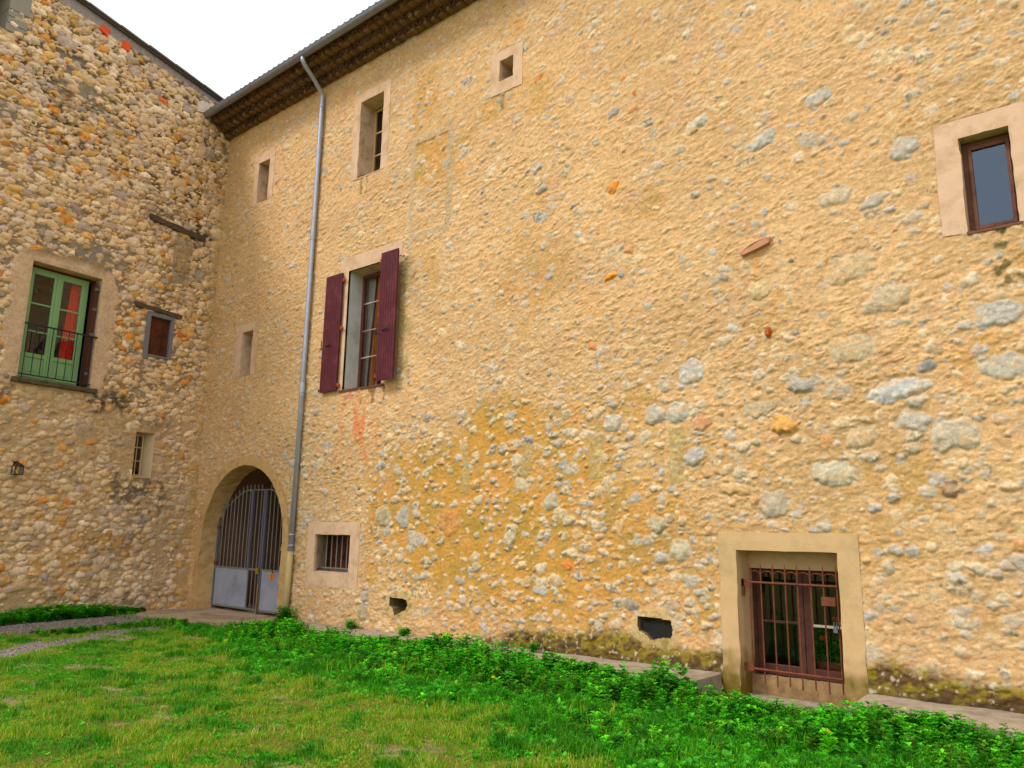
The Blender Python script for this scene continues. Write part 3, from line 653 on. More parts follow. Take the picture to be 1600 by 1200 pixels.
b = MB(); b.box(12.875, 12.915, Y-.05, Y-.03, .67, .74); b.tube([(12.88, Y-.04, .74), (12.88, Y-.04, .775), (12.91, Y-.04, .775), (12.91, Y-.04, .74)], .005); b.build('padlock', STEELD, w_)
w_['label'] = 'low brown door-window behind a rusty spear-topped grille'
# --- vents
for P, msh in ((HOLE1, False), (HOLE2, True)):
    n = len(P); vs = [(x, -.015, z) for x, z in P]+[(x*.97+.03*sum(q[0] for q in P)/n, .30, z) for x, z in P]
    b = MB().add(vs, [(i, (i+1) % n, n+(i+1) % n, n+i) for i in range(n)]+[tuple(range(n, 2*n))])
    vt = b.build('vent', mat('vent_hole_render', srgb(120, 102, 58), rough=1, vary=.3, scale=20, bump=(50, .01)), main)
    vt['label'] = 'low vent hole closed with black mesh' if msh else 'low open vent hole'
    if msh:
        b = MB(); x = 10.60
        while x < 11.10:
            b.box(x, x+.004, .045, .05, .39, .60); x += .014
        z = .39
        while z < .60: b.box(10.60, 11.10, .043, .047, z, z+.004); z += .014
        b.build('mesh_screen', MESHM, vt)
# --- protruding broken roof tile
P = [(12.10, 4.905), (12.13, 4.885), (12.30, 4.925), (12.46, 4.975), (12.475, 5.035), (12.40, 5.05), (12.25, 4.995), (12.12, 4.945)]
n = len(P); MB().add([(x, -.085+.02*(i % 2), z) for i, (x, z) in enumerate(P)]+[(x, .02, z) for x, z in P], [tuple(range(n))]+[(i, (i+1) % n, n+(i+1) % n, n+i) for i in range(n)]).build('protruding_tile', mat('pink_tile', srgb(196, 140, 106), rough=.9, vary=.18, scale=16, bump=(50, .006)), main, bevel=.006)

# --- archway
b = MB(); N = 28; p = .02
pts_i = [(AX-AR, -.2)]+[(AX-AR*math.cos(t), AZ+AR*math.sin(t)) for t in np.linspace(0, math.pi, N)]+[(AX+AR, -.2)]
ro = AR+AW
pts_o = [(AX-ro+.0, -.2)]+[(AX-ro*math.cos(t), AZ+ro*math.sin(t)) for t in np.linspace(0, math.pi, N)]+[(AX+ro, -.2)]
nn = len(pts_i)
vs = [(x, -p, z) for x, z in pts_i]+[(x, -p, z) for x, z in pts_o]+[(x, .04, z) for x, z in pts_o]+[(x, .42, z) for x, z in pts_i]
fs = []
for i in range(nn-1):
    fs += [(i, i+1, nn+i+1, nn+i), (nn+i, nn+i+1, 2*nn+i+1, 2*nn+i), (i, i+1, 3*nn+i+1, 3*nn+i)]
arch = b.add(vs, fs).build('archway', ARCHM, main, wob=.02); arch['label'] = 'rendered round arch of the carriage gate'
# inner passage: wider vault behind the front ring
b = MB(); ri = AR+.10
pi = [(AX-ri, -.3)]+[(AX-ri*math.cos(t), AZ+ri*math.sin(t)) for t in np.linspace(0, math.pi, N)]+[(AX+ri, -.3)]
vs = [(x, .42, z) for x, z in pts_i]+[(x, .43, z) for x, z in pi]+[(x, 5.5, z) for x, z in pi]
fs = []
for i in range(nn-1): fs += [(i, i+1, nn+i+1, nn+i), (nn+i, nn+i+1, 2*nn+i+1, 2*nn+i)]
fs.append(tuple(range(2*nn, 3*nn)))
b.add(vs, fs).build('passage_vault', PASSAGE, arch)
# gate
GY = .335
def gtop(x):   # swan-neck
    t = min(max((x-.42)/(1.45-.42), 0), 1); return 1.985+.385*(t*t*(3-2*t))
def gleaf(x0, x1, panel, mirror, lab):
    b = MB()
    f = gtop if not mirror else (lambda x: gtop(3.62-x) if x > 2.17 else 2.37)
    pts = [(x, GY, f(x)) for x in np.linspace(x0, x1, 26)]
    b.tube(pts, .014, 8); rl = MB().box(x0, x1, GY-.015, GY+.015, .80, .835).box(x0, x1, GY-.015, GY+.015, .045, .08)
    gt = b.build('gate', GREYM, main); gt['label'] = lab; rl.each('rail', GREYM, gt)
    s = MB()
    s.box(x0-.0, x0+.045, GY-.022, GY+.022, .02, f(x0)); s.box(x1-.045, x1, GY-.022, GY+.022, .0, f(x1)); 
    if not mirror: s.box(1.585, 1.645, GY-.024, GY+.02, .81, 2.37)
    s.each('gate_stile', STEELD, gt, bevel=.004)
    v = MB(); x = x0+.155
    while x < x1-.06:
        top = f(x)+.12
        bot = .82 if panel[0] < x < panel[1] else .06
        v.bar((x, GY+.004, bot), (x, GY+.004, top-.03), .0095, 7); v.bar((x, GY+.004, top-.03), (x, GY+.004, top), .0095, 7, r2=.002); x += .135
    v.each('gate_bar', GREYM, gt)
    MB().box(panel[0], panel[1], GY-.008, GY+.006, .078, .802).build('sheet_panel', GREYP, gt)
    return gt
g1 = gleaf(.40, 2.05, (.44, 1.62), False, 'left gate leaf with swan-neck top rail')
g2 = gleaf(2.075, 3.22, (2.12, 3.18), True, 'right gate leaf with small orange sign')
b = MB()
for z in (1.62, .90): b.box(.36, .46, GY-.03, GY+.03, z-.03, z+.03)
b.each('hinge', RUST, g1)
b = MB().box(1.96, 2.05, GY-.05, GY-.02, .74, .86).bar((2.06, GY-.035, -.02), (2.06, GY-.035, .55), .011); b.build('gate_lock', BRASS, g1)
sg = MB().box(2.42, 2.55, GY-.02, GY-.009, .655, .775).build('sign', SIGNO, g2)
b = MB().box(2.478, 2.492, GY-.023, GY-.02, .71, .76).box(2.462, 2.508, GY-.023, GY-.02, .725, .739).box(2.474, 2.496, GY-.023, GY-.02, .67, .70); b.build('print', SIGNR, sg)
MB().box(2.475, 2.495, GY-.02, GY, .775, .86).build('sign_tie', BLACKI, g2)
# broken stone edge of the right jamb
b = MB()
for k in range(11):
    z = .02+k*.20; s = random.uniform(.02, .045)
    b.bar((3.225, -.012+random.uniform(0, .02), z), (3.225+random.uniform(-.004, .02), -.01, z+.12), s, 7, r2=s*.8)
b.each('jamb_stone', ARCHM, arch, bevel=.006)

# --- genoise eaves
EX0, EX1 = -.2, 21
tb = MB(); mb = MB()
rowz = [10.44, 10.545, 10.65]; rowy = [-.19, -.37, -.55]
for rix, (rz_, ry) in enumerate(zip(rowz, rowy)):
    mb.box(EX0, EX1, ry+.055, .35, rz_+.004, rz_+.082)
    tb.box(EX0, EX1, ry-.012, ry+.14, rz_+.088, rz_+.104)
    x = EX0+.085*(rix % 2)
    while x < EX1:
        n = 7; vs = []; j = random.uniform(-.022, .016); jr = random.uniform(-.007, .005)
        for y in (ry+j, ry+.17):
            for rr in (.090+jr, .072+jr):
                for k in range(n+1):
                    t = math.pi*k/n; vs.append((x+rr*math.cos(t), y, rz_-.002+rr*1.02*math.sin(t)))
        m1 = n+1
        fs = [(k, k+1, m1+k+1, m1+k) for k in range(n)]+[(k, k+1, 2*m1+k+1, 2*m1+k) for k in range(n)]+[(m1+k, m1+k+1, 3*m1+k+1, 3*m1+k) for k in range(n)]+[(0, m1, 3*m1, 2*m1), (n, m1+n, 3*m1+n, 2*m1+n)]
        tb.add(vs, fs); x += .205+random.uniform(-.012, .012)
for rz_, ry in zip(rowz, rowy):
    x = EX0
    while x < EX1:
        a = random.uniform(.03, .06); zc = rz_+random.uniform(.0, .05)
        mb.bar((x, ry+random.uniform(.01, .05), zc), (x+random.uniform(-.02, .02), ry+.12, zc+.01), a, 6, r2=a*1.1); x += random.uniform(.1, .45)
ev = tb.build('eaves_tiles', TERRA, main); mb.build('mortar_bed', MORT, ev)
ev['label'] = 'three stepped rows of canal tiles under the gutter'
# --- gutter, roof
b = MB(); n = 12; vs = []; gy, gz, gr = -.66, 10.775, .082
for x in (0.04, EX1):
    for rr in (gr, gr-.006):
        for k in range(n+1): t = math.pi+math.pi*k/n; vs.append((x, gy+rr*math.cos(t), gz+rr*math.sin(t)))
m1 = n+1
fs = [(k, k+1, 2*m1+k+1, 2*m1+k) for k in range(n)]+[(m1+k, m1+k+1, 3*m1+k+1, 3*m1+k) for k in range(n)]+[tuple(range(n+1)), (0, m1, 3*m1, 2*m1), (n, m1+n, 3*m1+n, 2*m1+n)]
b.add(vs, fs); b.bar((0.04, gy-gr, gz), (EX1, gy-gr, gz), .011)
gu = b.build('gutter', ZINCD, main, smooth=True)
gu.modifiers.new('es', 'EDGE_SPLIT').split_angle = R(50)
b = MB(); x = .5
while x < EX1:
    pts = [(x, gy+(gr+.004)*math.cos(t), gz+(gr+.004)*math.sin(t)) for t in np.linspace(math.pi, 2*math.pi, 9)]; b.tube(pts, .006, 6); x += 1.9
b.each('gutter_bracket', ZINCD, gu)
rf = MB(); rf.add([(-.2, -.64, 10.84), (EX1, -.64, 10.84), (EX1, 4.5, 12.4), (-.2, 4.5, 12.4), (-.2, -.64, 10.76), (EX1, -.64, 10.76), (EX1, 4.5, 12.3), (-.2, 4.5, 12.3)],
                  [(0,1,2,3),(4,5,6,7),(0,1,5,4),(1,2,6,5),(2,3,7,6),(3,0,4,7)])
sl = (12.4-10.84)/5.14; x = -.1
while x < EX1:
    rf.bar((x, -.66, 10.84-.006), (x, 4.5, 12.39), .066, 8); x += .175
rf.build('roof', ROOFT, main)
# --- downpipe
b = MB(); PX, PY = 3.60, -.075
path = [(3.70, gy, gz-.07), (3.70, gy, gz-.13), (3.695, gy+.04, gz-.19), (3.655, -.36, 10.42), (3.615, -.115, 10.24), (3.60, PY, 10.15), (3.60, PY, 9.9), (3.60, PY, 5), (3.585, PY, 1.2)]
b.tube(path, .045, 14); dp = b.build('downpipe', ZINC, main, smooth=True)
b = MB()
for z in (9.95, 7.14, 4.07, 1.52, 1.33, 1.17):
    b.bar((3.60 if z > 2 else 3.588, PY, z-.012), (3.60 if z > 2 else 3.588, PY, z+.012), .054, 14); b.box(3.59, 3.61, PY, .0, z-.008, z+.008)
b.bar((3.60, PY, 4.12), (3.60, PY, 4.3), .049, 14); b.bar((3.60, PY, 7.18), (3.60, PY, 7.34), .049, 14)
b.each('pipe_clamp', ZINC, dp)
MB().tube([(3.585, PY, 1.22), (3.57, PY, .6), (3.54, PY, -.05)], .058, 14).build('pipe_foot', CASTBEIGE, dp, smooth=True)
# body behind the wall face, so that nothing shows through
b = MB(); b.box(-.3, 21, 5.6, 6, -.4, 12.2); b.box(20.9, 21, .1, 5.6, -.4, 10.5); b.build('rear_wall', PASSAGE, main)

# ================================================================== LEFT BUILDING
a2 = R(85.234)
left = tag(empty('stone_house', None, (0, 0, 0), math.atan2(math.sin(a2), -math.cos(a2))), 'grey-brown cobblestone house wall with green balcony window, meeting the ochre building at the corner', 'building')
# local x = -u (corner at 0, wall runs to negative x), y inwards
def ztop(u): return 11.20+.165*u-.0015*u*u
LO = dict(F=(-3.745, -2.49, 4.17, 6.345), W=(-1.43, -.985, 5.07, 5.87), L=(-1.475, -1.08, 2.585, 3.47), Q=(-6.2, -4.73, 10.44, 11.45))
LPAL = [srgb(234, 198, 152), srgb(222, 184, 138), srgb(206, 178, 150), srgb(238, 208, 172), srgb(182, 160, 142), srgb(222, 172, 100), srgb(226, 150, 68), srgb(206, 116, 60)]
LWT = [30, 26, 16, 18, 6, 9, 3, .3]
def field_left(X, Z):
    n = X.shape[0]; U_ = -X
    wx = fbm(X*8, Z*8, 503, 3)*.022; wz = fbm(X*8+40, Z*8, 504, 3)*.016
    wx2 = fbm(X*24, Z*24, 505, 2)*.006; wz2 = fbm(X*24+9, Z*24, 506, 2)*.006
    Xw = X+wx+wx2; Zw = Z+wz+wz2
    lowz = 1-sm(3.9, 4.9, Z+fbm(X*.7, Z*.7, 507, 3)*.8)           # lower part: more render between the stones
    upz = sm(7.6, 8.6, Z+fbm(X*.6, Z*.9, 508, 3)*.7+ (1.7-U_)*.35)
    grey = sm(.12, .45, fbm(X*.8+3, Z*.9, 509, 4))*(1-lowz)
    hm = -.004+.006*lowz + fbm(X*4, Z*4, 510, 3)*.008+fbm(X*26, Z*30, 511, 3)*.005+ grey*.010
    col = np.repeat(np.array(srgb(150, 128, 98), np.float32)[None], n, 0)
    col = mixc(col, srgb(204, 170, 126), lowz*.9)
    col = mixc(col, srgb(100, 84, 66), upz*.9)
    col = mixc(col, srgb(146, 132, 114), grey)
    col = mixc(col, srgb(172, 144, 92), sm(.1, .5, fbm(X*2, Z*3, 512, 4))*.5)
    col = col*(1+fbm(X*16, Z*18, 513, 3)*.2)[:, None]
    lpat = sm(.1, .45, fbm(X*1.3, Z*1.6, 514, 4))*lowz
    col = mixc(col, srgb(214, 156, 74), sm(.55, .2, np.abs(Z-1.15+.3*fbm(X*.9, Z*.5, 515, 2)))*sm(-.1, .3, fbm(X*2, Z*4, 516, 3))*.6)
    h = hm - upz*.020
    base = h.copy()
    def lay(c, seed, prob, a0, a1, gap, d_edge, h, col):
        d1, d2, I, J, U, V = c
        ra = hsh(I, J, seed+50); rb = hsh(I, J, seed+51); rc = hsh(I, J, seed+52); rd = hsh(I, J, seed+53); re = hsh(I, J, seed+54)
        e = np.clip((d_edge-d1)/d_edge, 0, 1); g = np.clip((d2-d1-.05)/gap, 0, 1)
        prof = np.minimum(1-(1-e)**3, g**.55)
        amp = a0+(a1-a0)*rb
        hsn = prof*amp-.012+(V*(rc-.4)*-.3+U*(rd-.5)*.25)*amp*sm(0, .4, prof)+fbm(X*40, Z*40, seed+60, 2)*.003
        pres = ra < prob
        k = sm(0, .004, hsn-base)*pres*(prof > .02)
        hn = np.where(pres & (prof > .02), np.maximum(h, hsn), h)
        sc = pick(LPAL, LWT, rd)*(.82+.34*re)[:, None]*(1+fbm(X*22, Z*22, seed+61, 3)*.2)[:, None]
        col[:] = col*(1-k[:, None])+sc*k[:, None]
        return hn
    # tiny fillers, then cobbles, then bigger ones
    c = cells(Xw, Zw, .095, .058, 600, .020, .036, facet=.4, rot=.35, asp0=1.2, asp1=2.2)
    h = lay(c, 600, np.clip(.80-.22*lowz-.45*grey-.5*lpat, .08, 1), .024, .044, .25, 1.15, h, col)
    c = cells(Xw+3, Zw+1, .185, .112, 700, .045, .085, facet=.45, rot=.4, asp0=1.1, asp1=1.9)
    h = lay(c, 700, np.clip(.92-.12*lowz-.40*grey-.45*lpat, .15, 1), .034, .064, .3, 1.2, h, col)
    c = cells(Xw+9, Zw+7, .44, .30, 800, .07, .125, facet=.45, rot=.35, asp0=1.0, asp1=1.7)
    h = lay(c, 800, .40-.12*grey, .040, .065, .3, 1.0, h, col)
    # rendered strip below the verge
    zt = 11.20+.165*U_-.0015*U_*U_
    k = sm(-.03, .02, Z-(zt-.10-.045*np.clip(U_, 0, 8))+fbm(X*6, Z*6, 521, 3)*.06)
    h = lerp(h, .035+fbm(X*8, Z*8, 522, 3)*.005, k); col = mixc(col, srgb(156, 142, 134), k)
    # render patch round the balcony window
    q = np.maximum(np.abs(X+3.115)/.92, np.abs(Z-5.30)/1.28)
    q = (np.abs((X+3.12)/.98)**5+np.abs((Z-5.25)/1.42)**5)**(1/5.)+fbm(X*5, Z*5, 531, 4)*.13
    k = sm(1.0, .95, q)*sm(4.02, 4.06, Z)
    h = lerp(h, .036+fbm(X*7, Z*7, 532, 3)*.006+fbm(X*30, Z*30, 533, 2)*.002, k)
    pc = np.repeat(np.array(srgb(208, 174, 140), np.float32)[None], n, 0)*(1+fbm(X*6, Z*6, 534, 4)*.16)[:, None]
    pc = mixc(pc, srgb(136, 110, 66), sm(6.42, 6.60, Z+fbm(X*5, Z*5, 535, 3)*.06)*.75)
    col = col*(1-k[:, None])+pc*k[:, None]
    # render patches near the slit window and low down
    for (x0, x1, z0, z1, a) in ((-1.75, -.95, 2.5, 3.6, .7), (-2.6, -1.5, 2.9, 3.8, .55), (-1.0, -.1, 1.2, 2.4, .45), (-2.4, -1.3, 4.5, 6.2, .0), (-3.7, -2.6, 3.75, 4.1, .6), (-3.9, -2.2, 2.3, 3.6, .3)):
        k = rmask(X+fbm(X*4, Z*4, 541, 3)*.15, Z+fbm(X*4+9, Z*4, 542, 3)*.15, x0, x1, z0, z1, .10)*sm(-.5, 0, fbm(X*6, Z*7, 543, 3))*a
        h = lerp(h, .024+fbm(X*12, Z*12, 544, 3)*.006, k); col = mixc(col, srgb(184, 154, 112), k)
    k = sm(-.33, -.05, X+fbm(X*3, Z*2, 545, 3)*.16)*(.55*sm(10.2, 9.4, Z)); h = lerp(h, .022+fbm(X*9, Z*12, 546, 3)*.008, k); col = mixc(col, srgb(190, 156, 92), k)
    # dark weathering with its own shape
    for (x0, x1, z0, z1, a) in ((-2.45, -1.7, 3.75, 4.15, .8), (-4.3, -3.75, 3.7, 4.2, .75), (-1.9, -.7, 1.9, 2.6, .65), (-1.5, -.9, 3.5, 3.8, .6), (-2.2, -1.1, 1.0, 1.5, .35), (-3.9, -3.0, 8.6, 9.9, .45), (-1.9, -.4, 7.5, 8.6, .35), (-1.2, -.4, 6.2, 7.4, .3), (-3, -.3, 0, .45, .4)):
        k = rmask(X+fbm(X*4, Z*4, 551, 3)*.2, Z+fbm(X*4+9, Z*4, 552, 3)*.2, x0, x1, z0, z1, .12)*sm(-.15, .25, fbm(X*11, Z*12, 553, 3))*a
        col = mixc(col, srgb(66, 58, 50), k)
    # fine cracks / old joint lines in the painted-over door shape
    for (x0, x1, z0, z1) in ((-4.73-.33, -4.4, 10.44, 11.2), (-1.1, -.68, 6.7, 7.75)):
        k = rmask(X, Z, x0, x1, z0, z1, .02)*(.0 if x0 < -4 else .6); h = lerp(h, .02, k); col = mixc(col, srgb(146, 128, 98), k)
    for k_, (x0, x1, z0, z1) in LO.items():
        m_ = .03 if k_ != 'W' else .10
        k = rmask(X, Z, x0-m_, x1+m_, z0-m_, z1+m_, .02)
        h = lerp(h, np.minimum(h, .03 if k_ != 'W' else .012), k)
    return h, col
xl = snap(np.arange(-8.6, .03, .0150), [LO[k][i] for k in LO for i in (0, 1)])
zl = snap(np.arange(-.35, 12.6, .0150), [LO[k][i] for k in LO for i in (2, 3)])
heightwall('wall', xl, zl, field_left, [rect(*o) for o in LO.values()], left, top=lambda x: ztop(-x)+.0)
# roof slab + verge
b = MB(); n = 18; us = np.linspace(-.6, 8.6, n); vs = []
for u in us:
    z = ztop(u); vs += [(-u, -.10, z+.02), (-u, 5, z+.9), (-u, 5, z+.82), (-u, -.10, z-.035)]
fs = []
for i in range(n-1):
    for k in range(4): fs.append((4*i+k, 4*i+(k+1) % 4, 4*i+4+(k+1) % 4, 4*i+4+k))
fs += [(0, 1, 2, 3), (4*n-4, 4*n-3, 4*n-2, 4*n-1)]
b.add(vs, fs)
b.build('roof', mat('verge_slate', srgb(92, 84, 80), rough=.9, vary=.25, scale=5), left)
b = MB(); u = .25
while u < 8:
    L_ = random.uniform(.5, .7); z0, z1 = ztop(u), ztop(u+L_)
    y = -.135-random.uniform(0, .02)
    b.add([(-u, y, z0+.0), (-u-L_, y, z1+.012), (-u-L_, y, z1+.05), (-u, y, z0+.035), (-u, .3, z0+.05), (-u-L_, .3, z1+.06), (-u-L_, .3, z1+.10), (-u, .3, z0+.09)],
          [(0,1,2,3),(4,5,6,7),(0,1,5,4),(3,2,6,7),(0,3,7,4),(1,2,6,5)]); u += L_+.012
b.build('verge_tiles', mat('verge_tile', srgb(112, 100, 92), rough=.9, vary=.3, scale=6), left)
# pieces set in the wall
def orange(u, z, w_, h_, t):
    c, s = math.cos(t), math.sin(t); P = [(-u+x*c-zz*s, z+x*s+zz*c) for x, zz in ((-w_, -h_), (w_, -h_), (w_, h_), (-w_, h_))]
    MB().add([(x, -.055, zz) for x, zz in P]+[(x, .0, zz) for x, zz in P], [(0,1,2,3),(0,1,5,4),(1,2,6,5),(2,3,7,6),(3,0,4,7)]).build('orange_tile', ORANGEP, left)
orange(3.05, 11.46, .085, .075, -.35); orange(2.60, 11.365, .085, .085, -.12)
for (u0, u1, z0, z1) in ((4.73, 4.39, 10.90, 11.28), (4.72, 4.50, 10.755, 10.895), (4.72, 4.395, 10.615, 10.75), (4.74, 4.43, 10.455, 10.61)):
    MB().box(-u0-.004, -u1, -.034, .28, z0, z1-.006).build('quoin_block', BLOCK, left, bevel=.006)
r = MB(); o = LO['Q']; room(left, o[0]-.02, o[1]+.004, .0, 1.2, o[2]-.01, o[3], BLOCK, 'loft_opening')
P = [(.91, 10.96), (.80, 11.05), (.62, 11.05), (.45, 11.08), (.52, 10.92), (.66, 10.80), (.80, 10.76), (.90, 10.74)]
n = len(P); MB().add([(-u, -.060+.008*(i % 2), z) for i, (u, z) in enumerate(P)]+[(-u, .0, z) for u, z in P], [tuple(range(n))]+[(i, (i+1) % n, n+(i+1) % n, n+i) for i in range(n)]).build('flashing_stone', mat('pale_stone', srgb(226, 198, 178), rough=.9, vary=.12, scale=14, bump=(40, .01)), left, bevel=.006)
# timber beams
def beam(u0, u1, z0, z1, hh):
    n = 9; vs = []; fs = []
    for i in range(n):
        t = i/(n-1); u = u0+(u1-u0)*t; z = z0+(z1-z0)*t; a = hh*(1+.18*math.sin(i*2.1))/2
        vs += [(-u, -.06+.008*math.sin(i*3), z-a), (-u, -.062, z+a), (-u, .02, z+a), (-u, .02, z-a)]
    for i in range(n-1):
        for k in range(4): fs.append((4*i+k, 4*i+(k+1) % 4, 4*i+4+(k+1) % 4, 4*i+4+k))
    fs += [(0, 1, 2, 3), (4*n-4, 4*n-3, 4*n-2, 4*n-1)]
    return MB().add(vs, fs).build('timber_beam', TIMBER, left, bevel=.008)
beam(1.70, .40, 7.95, 7.86, .12); beam(1.80, .77, 6.04, 5.99, .09)
for (u, z) in ((4.09, 8.90), (.56, 9.07)):
    b = MB(); P = [(-u+.05*math.cos(t), -.07, z+.05*math.sin(t)) for t in np.linspace(0, 2*math.pi, 17)]; b.tube(P, .014, 6)
    rg_ = b.build('pipe_end', PALER, left)
# --- balcony window F
x0, x1, z0, z1 = LO['F']; y = .20
fx0, fx1 = x0+.02, x1-.13
w_ = windowpart(left, fx0, fx1, y, z0+.02, z1-.05, .05, GREENW, .06); w_['label'] = 'green French window with iron balustrade and red curtain'
r = MB(); Y0 = -.037
r.add([(x0,Y0,z0),(x1,Y0,z0),(x1,Y0,z1),(x0,Y0,z1),(x0,.26,z0),(x1,.26,z0),(x1,.26,z1),(x0,.26,z1)], [(0,1,5,4),(1,2,6,5),(2,3,7,6),(3,0,4,7)])
r.build('reveal', PLASTER, w_)
MB().box(x0, x1, y+.03, y+.05, z1-.06, z1).build('head_board', BROWNP, w_)
cxm = (fx0+fx1)/2
b = MB()
leafs = ((fx0+.05, cxm-.005), (cxm+.005, fx1-.05))
for (a, c) in leafs:
    b.box(a, a+.075, y-.012, y+.03, z0+.07, z1-.10); b.box(c-.075, c, y-.012, y+.03, z0+.07, z1-.10)
    b.box(a+.075, c-.075, y-.012, y+.03, z0+.07, z0+.14); b.box(a+.075, c-.075, y-.012, y+.03, z1-.17, z1-.10)
    b.box(a+.075, c-.075, y-.012, y+.03, z0+.44, z0+.52)
b.box(cxm-.03, cxm+.03, y-.028, y-.012, z0+.07, z1-.10)
b.build('sash', GREENW, w_, bevel=.004)
b = MB()
for (a, c) in leafs:
    for z in (4.17+.93, 4.17+1.45): b.box(a+.075, c-.075, y-.004, y+.02, z-.014, z+.014)
b.each('glazing_bar', GREENW, w_, bevel=.003)
b = MB()
for (a, c) in leafs: b.box(a+.075, c-.075, y+.004, y+.02, z0+.14, z0+.44); b.box(a+.12, c-.12, y-.004, y+.004, z0+.18, z0+.40)
b.build('bottom_panel', GREENW, w_, bevel=.004)
for (a, c) in leafs: pane(w_, a+.075, c-.075, y+.01, z0+.52, z1-.17)
room(w_, x0-.4, x1+.3, y+.065, 2.2, z0-.2, z1+.2)
curtain(w_, cxm+.30, fx1-.05, cxm+.20, fx1-.03, y+.12, z0+.1, z1-.1, REDC, 5, .02)
b = MB(); b.box(x1-.09, x1-.045, .0, .185, z0+.04, z1-.10); fsx = b.build('folded_shutter', mat('dark_brown_shutter', srgb(84, 44, 26), rough=.8, vary=.3, scale=14), w_, bevel=.004)
b = MB()
for z in (z0+.28, z0+1.05, z0+1.55, z0+1.95): b.box(x1-.10, x1-.03, -.01, .02, z-.025, z+.025)
b.each('hinge', STEELD, w_)
MB().box(x0-.10, x1+.12, -.12, .20, z0-.085, z0+.0).build('sill', mat('lichened_sill', srgb(96, 84, 60), rough=1, vary=.5, scale=24, bump=(40, .015), col2=srgb(60, 52, 40)), w_, bevel=.012)
b = MB(); yb = -.055
b.box(x0-.0, x1+.02, yb-.018, yb+.018, z0+.985, z0+1.01); b.box(x0, x1, yb-.012, yb+.012, z0+.065, z0+.085)
for k in range(9):
    xx = x0+.06+k*(x1-x0-.12)/8.0; b.bar((xx, yb, z0+(.0 if k in (0, 8) else .07)), (xx, yb, z0+.99), .008, 6)
b.build('balustrade', BLACKI, w_)
# --- little boarded window W
x0, x1, z0, z1 = LO['W']
b = MB(); b.box(x0-.085, x0, -.045, .06, z0-.10, z1+.09); b.box(x1, x1+.065, -.045, .06, z0-.02, z1+.09); b.box(x0, x1, -.04, .06, z1, z1+.085); b.box(x0, x1, -.035, .06, z0-.04, z0)
w_ = b.build('window', GREYWD, left, bevel=.006); w_['label'] = 'small window with weathered grey frame and dark brown board'
b = MB()
for k in range(3): b.box(x0+k*(x1-x0)/3+.002, x0+(k+1)*(x1-x0)/3-.002, .03+.006*(k % 2), .06, z0, z1)
b.build('board', BROWNP, w_)
# --- slit window L
x0, x1, z0, z1 = LO['L']
w_ = windowpart(left, x0+.04, x1-.11, .17, z0+.02, z1-.03, .03, CREAMW, .04); w_['label'] = 'slim multi-pane window in deep plastered reveal'
r = MB(); Y0 = -.03
r.add([(x0,Y0,z0),(x1,Y0,z0),(x1,Y0,z1),(x0,Y0,z1),(x0+.03,.22,z0),(x1-.09,.22,z0),(x1-.09,.22,z1-.02),(x0+.03,.22,z1-.02)], [(0,1,5,4),(1,2,6,5),(2,3,7,6),(3,0,4,7)])
r.build('reveal', mat('slit_reveal_render', srgb(208, 182, 142), rough=.95, vary=.12, scale=8), w_)
b = MB(); xm = (x0+x1)/2-.035; b.box(xm-.008, xm+.008, .18, .20, z0+.05, z1-.06)
for z in (z0+.32, z0+.59): b.box(x0+.07, x1-.14, .178, .20, z-.009, z+.009)
b.each('glazing_bar', CREAMW, w_); pane(w_, x0+.07, x1-.14, .195, z0+.05, z1-.06); room(w_, x0-.2, x1+.2, .225, 1.2, z0-.2, z1+.2)
MB().box(x0-.01, x1+.01, -.05, .10, z0-.025, z0).build('sill', CREAMW, w_)
b = MB().box(-9, -8.6, .3, 5, -.4, 12.4); b.box(-8.7, .2, 4.9, 5.0, -.4, 12.0); b.build('rear_wall', PASSAGE, left)

def W(u, w, z):   # left-wall coordinates -> world ; u along wall from the corner, w outwards
    return Vector((u*math.cos(a2)+w*math.sin(a2), -u*math.sin(a2)+w*math.cos(a2), z))

# ================================================================== WALL LANTERN (thing of its own)
lp = W(3.58, .16, 2.46); th = math.atan2(math.sin(a2), -math.cos(a2))
ln = tag(empty('wall_lantern', None, lp, th), 'small black square wall lantern with yellow bulb on the cobblestone wall', 'lantern')
b = MB(); a = .065
b.box(-a, a, -a, a, 0, .014); b.add([(-a-.015,-a-.015,.150),(a+.015,-a-.015,.150),(a+.015,a+.015,.150),(-a-.015,a+.015,.150),(-.025,-.025,.205),(.025,-.025,.205),(.025,.025,.205),(-.025,.025,.205)], [(0,1,2,3),(4,5,6,7),(0,1,5,4),(1,2,6,5),(2,3,7,6),(3,0,4,7)])
for sx in (-1, 1):
    for sy in (-1, 1): b.box(sx*a-.006, sx*a+.006, sy*a-.006, sy*a+.006, .014, .150)
b.bar((0, 0, .2), (0, 0, .225), .012); b.build('lantern_body', BLACKI, ln)
b = MB(); b.tube([(0, 0, .22), (0, .06, .24), (0, .13, .20)], .010, 8); b.box(-.03, .03, .125, .15, .10, .24); b.build('bracket', BLACKI, ln)
b = MB()
for s in (-1, 1): b.add([(-a, s*a, .014), (a, s*a, .014), (a, s*a, .15), (-a, s*a, .15)], [(0,1,2,3)]); b.add([(s*a, -a, .014), (s*a, a, .014), (s*a, a, .15), (s*a, -a, .15)], [(0,1,2,3)])
b.build('lantern_glass', GLASS, ln)
b = MB(); b.bar((0, 0, .014), (0, 0, .06), .016, 10, r2=.026).bar((0, 0, .06), (0, 0, .11), .026, 10, r2=.010); b.build('bulb', BULB, ln, smooth=True)

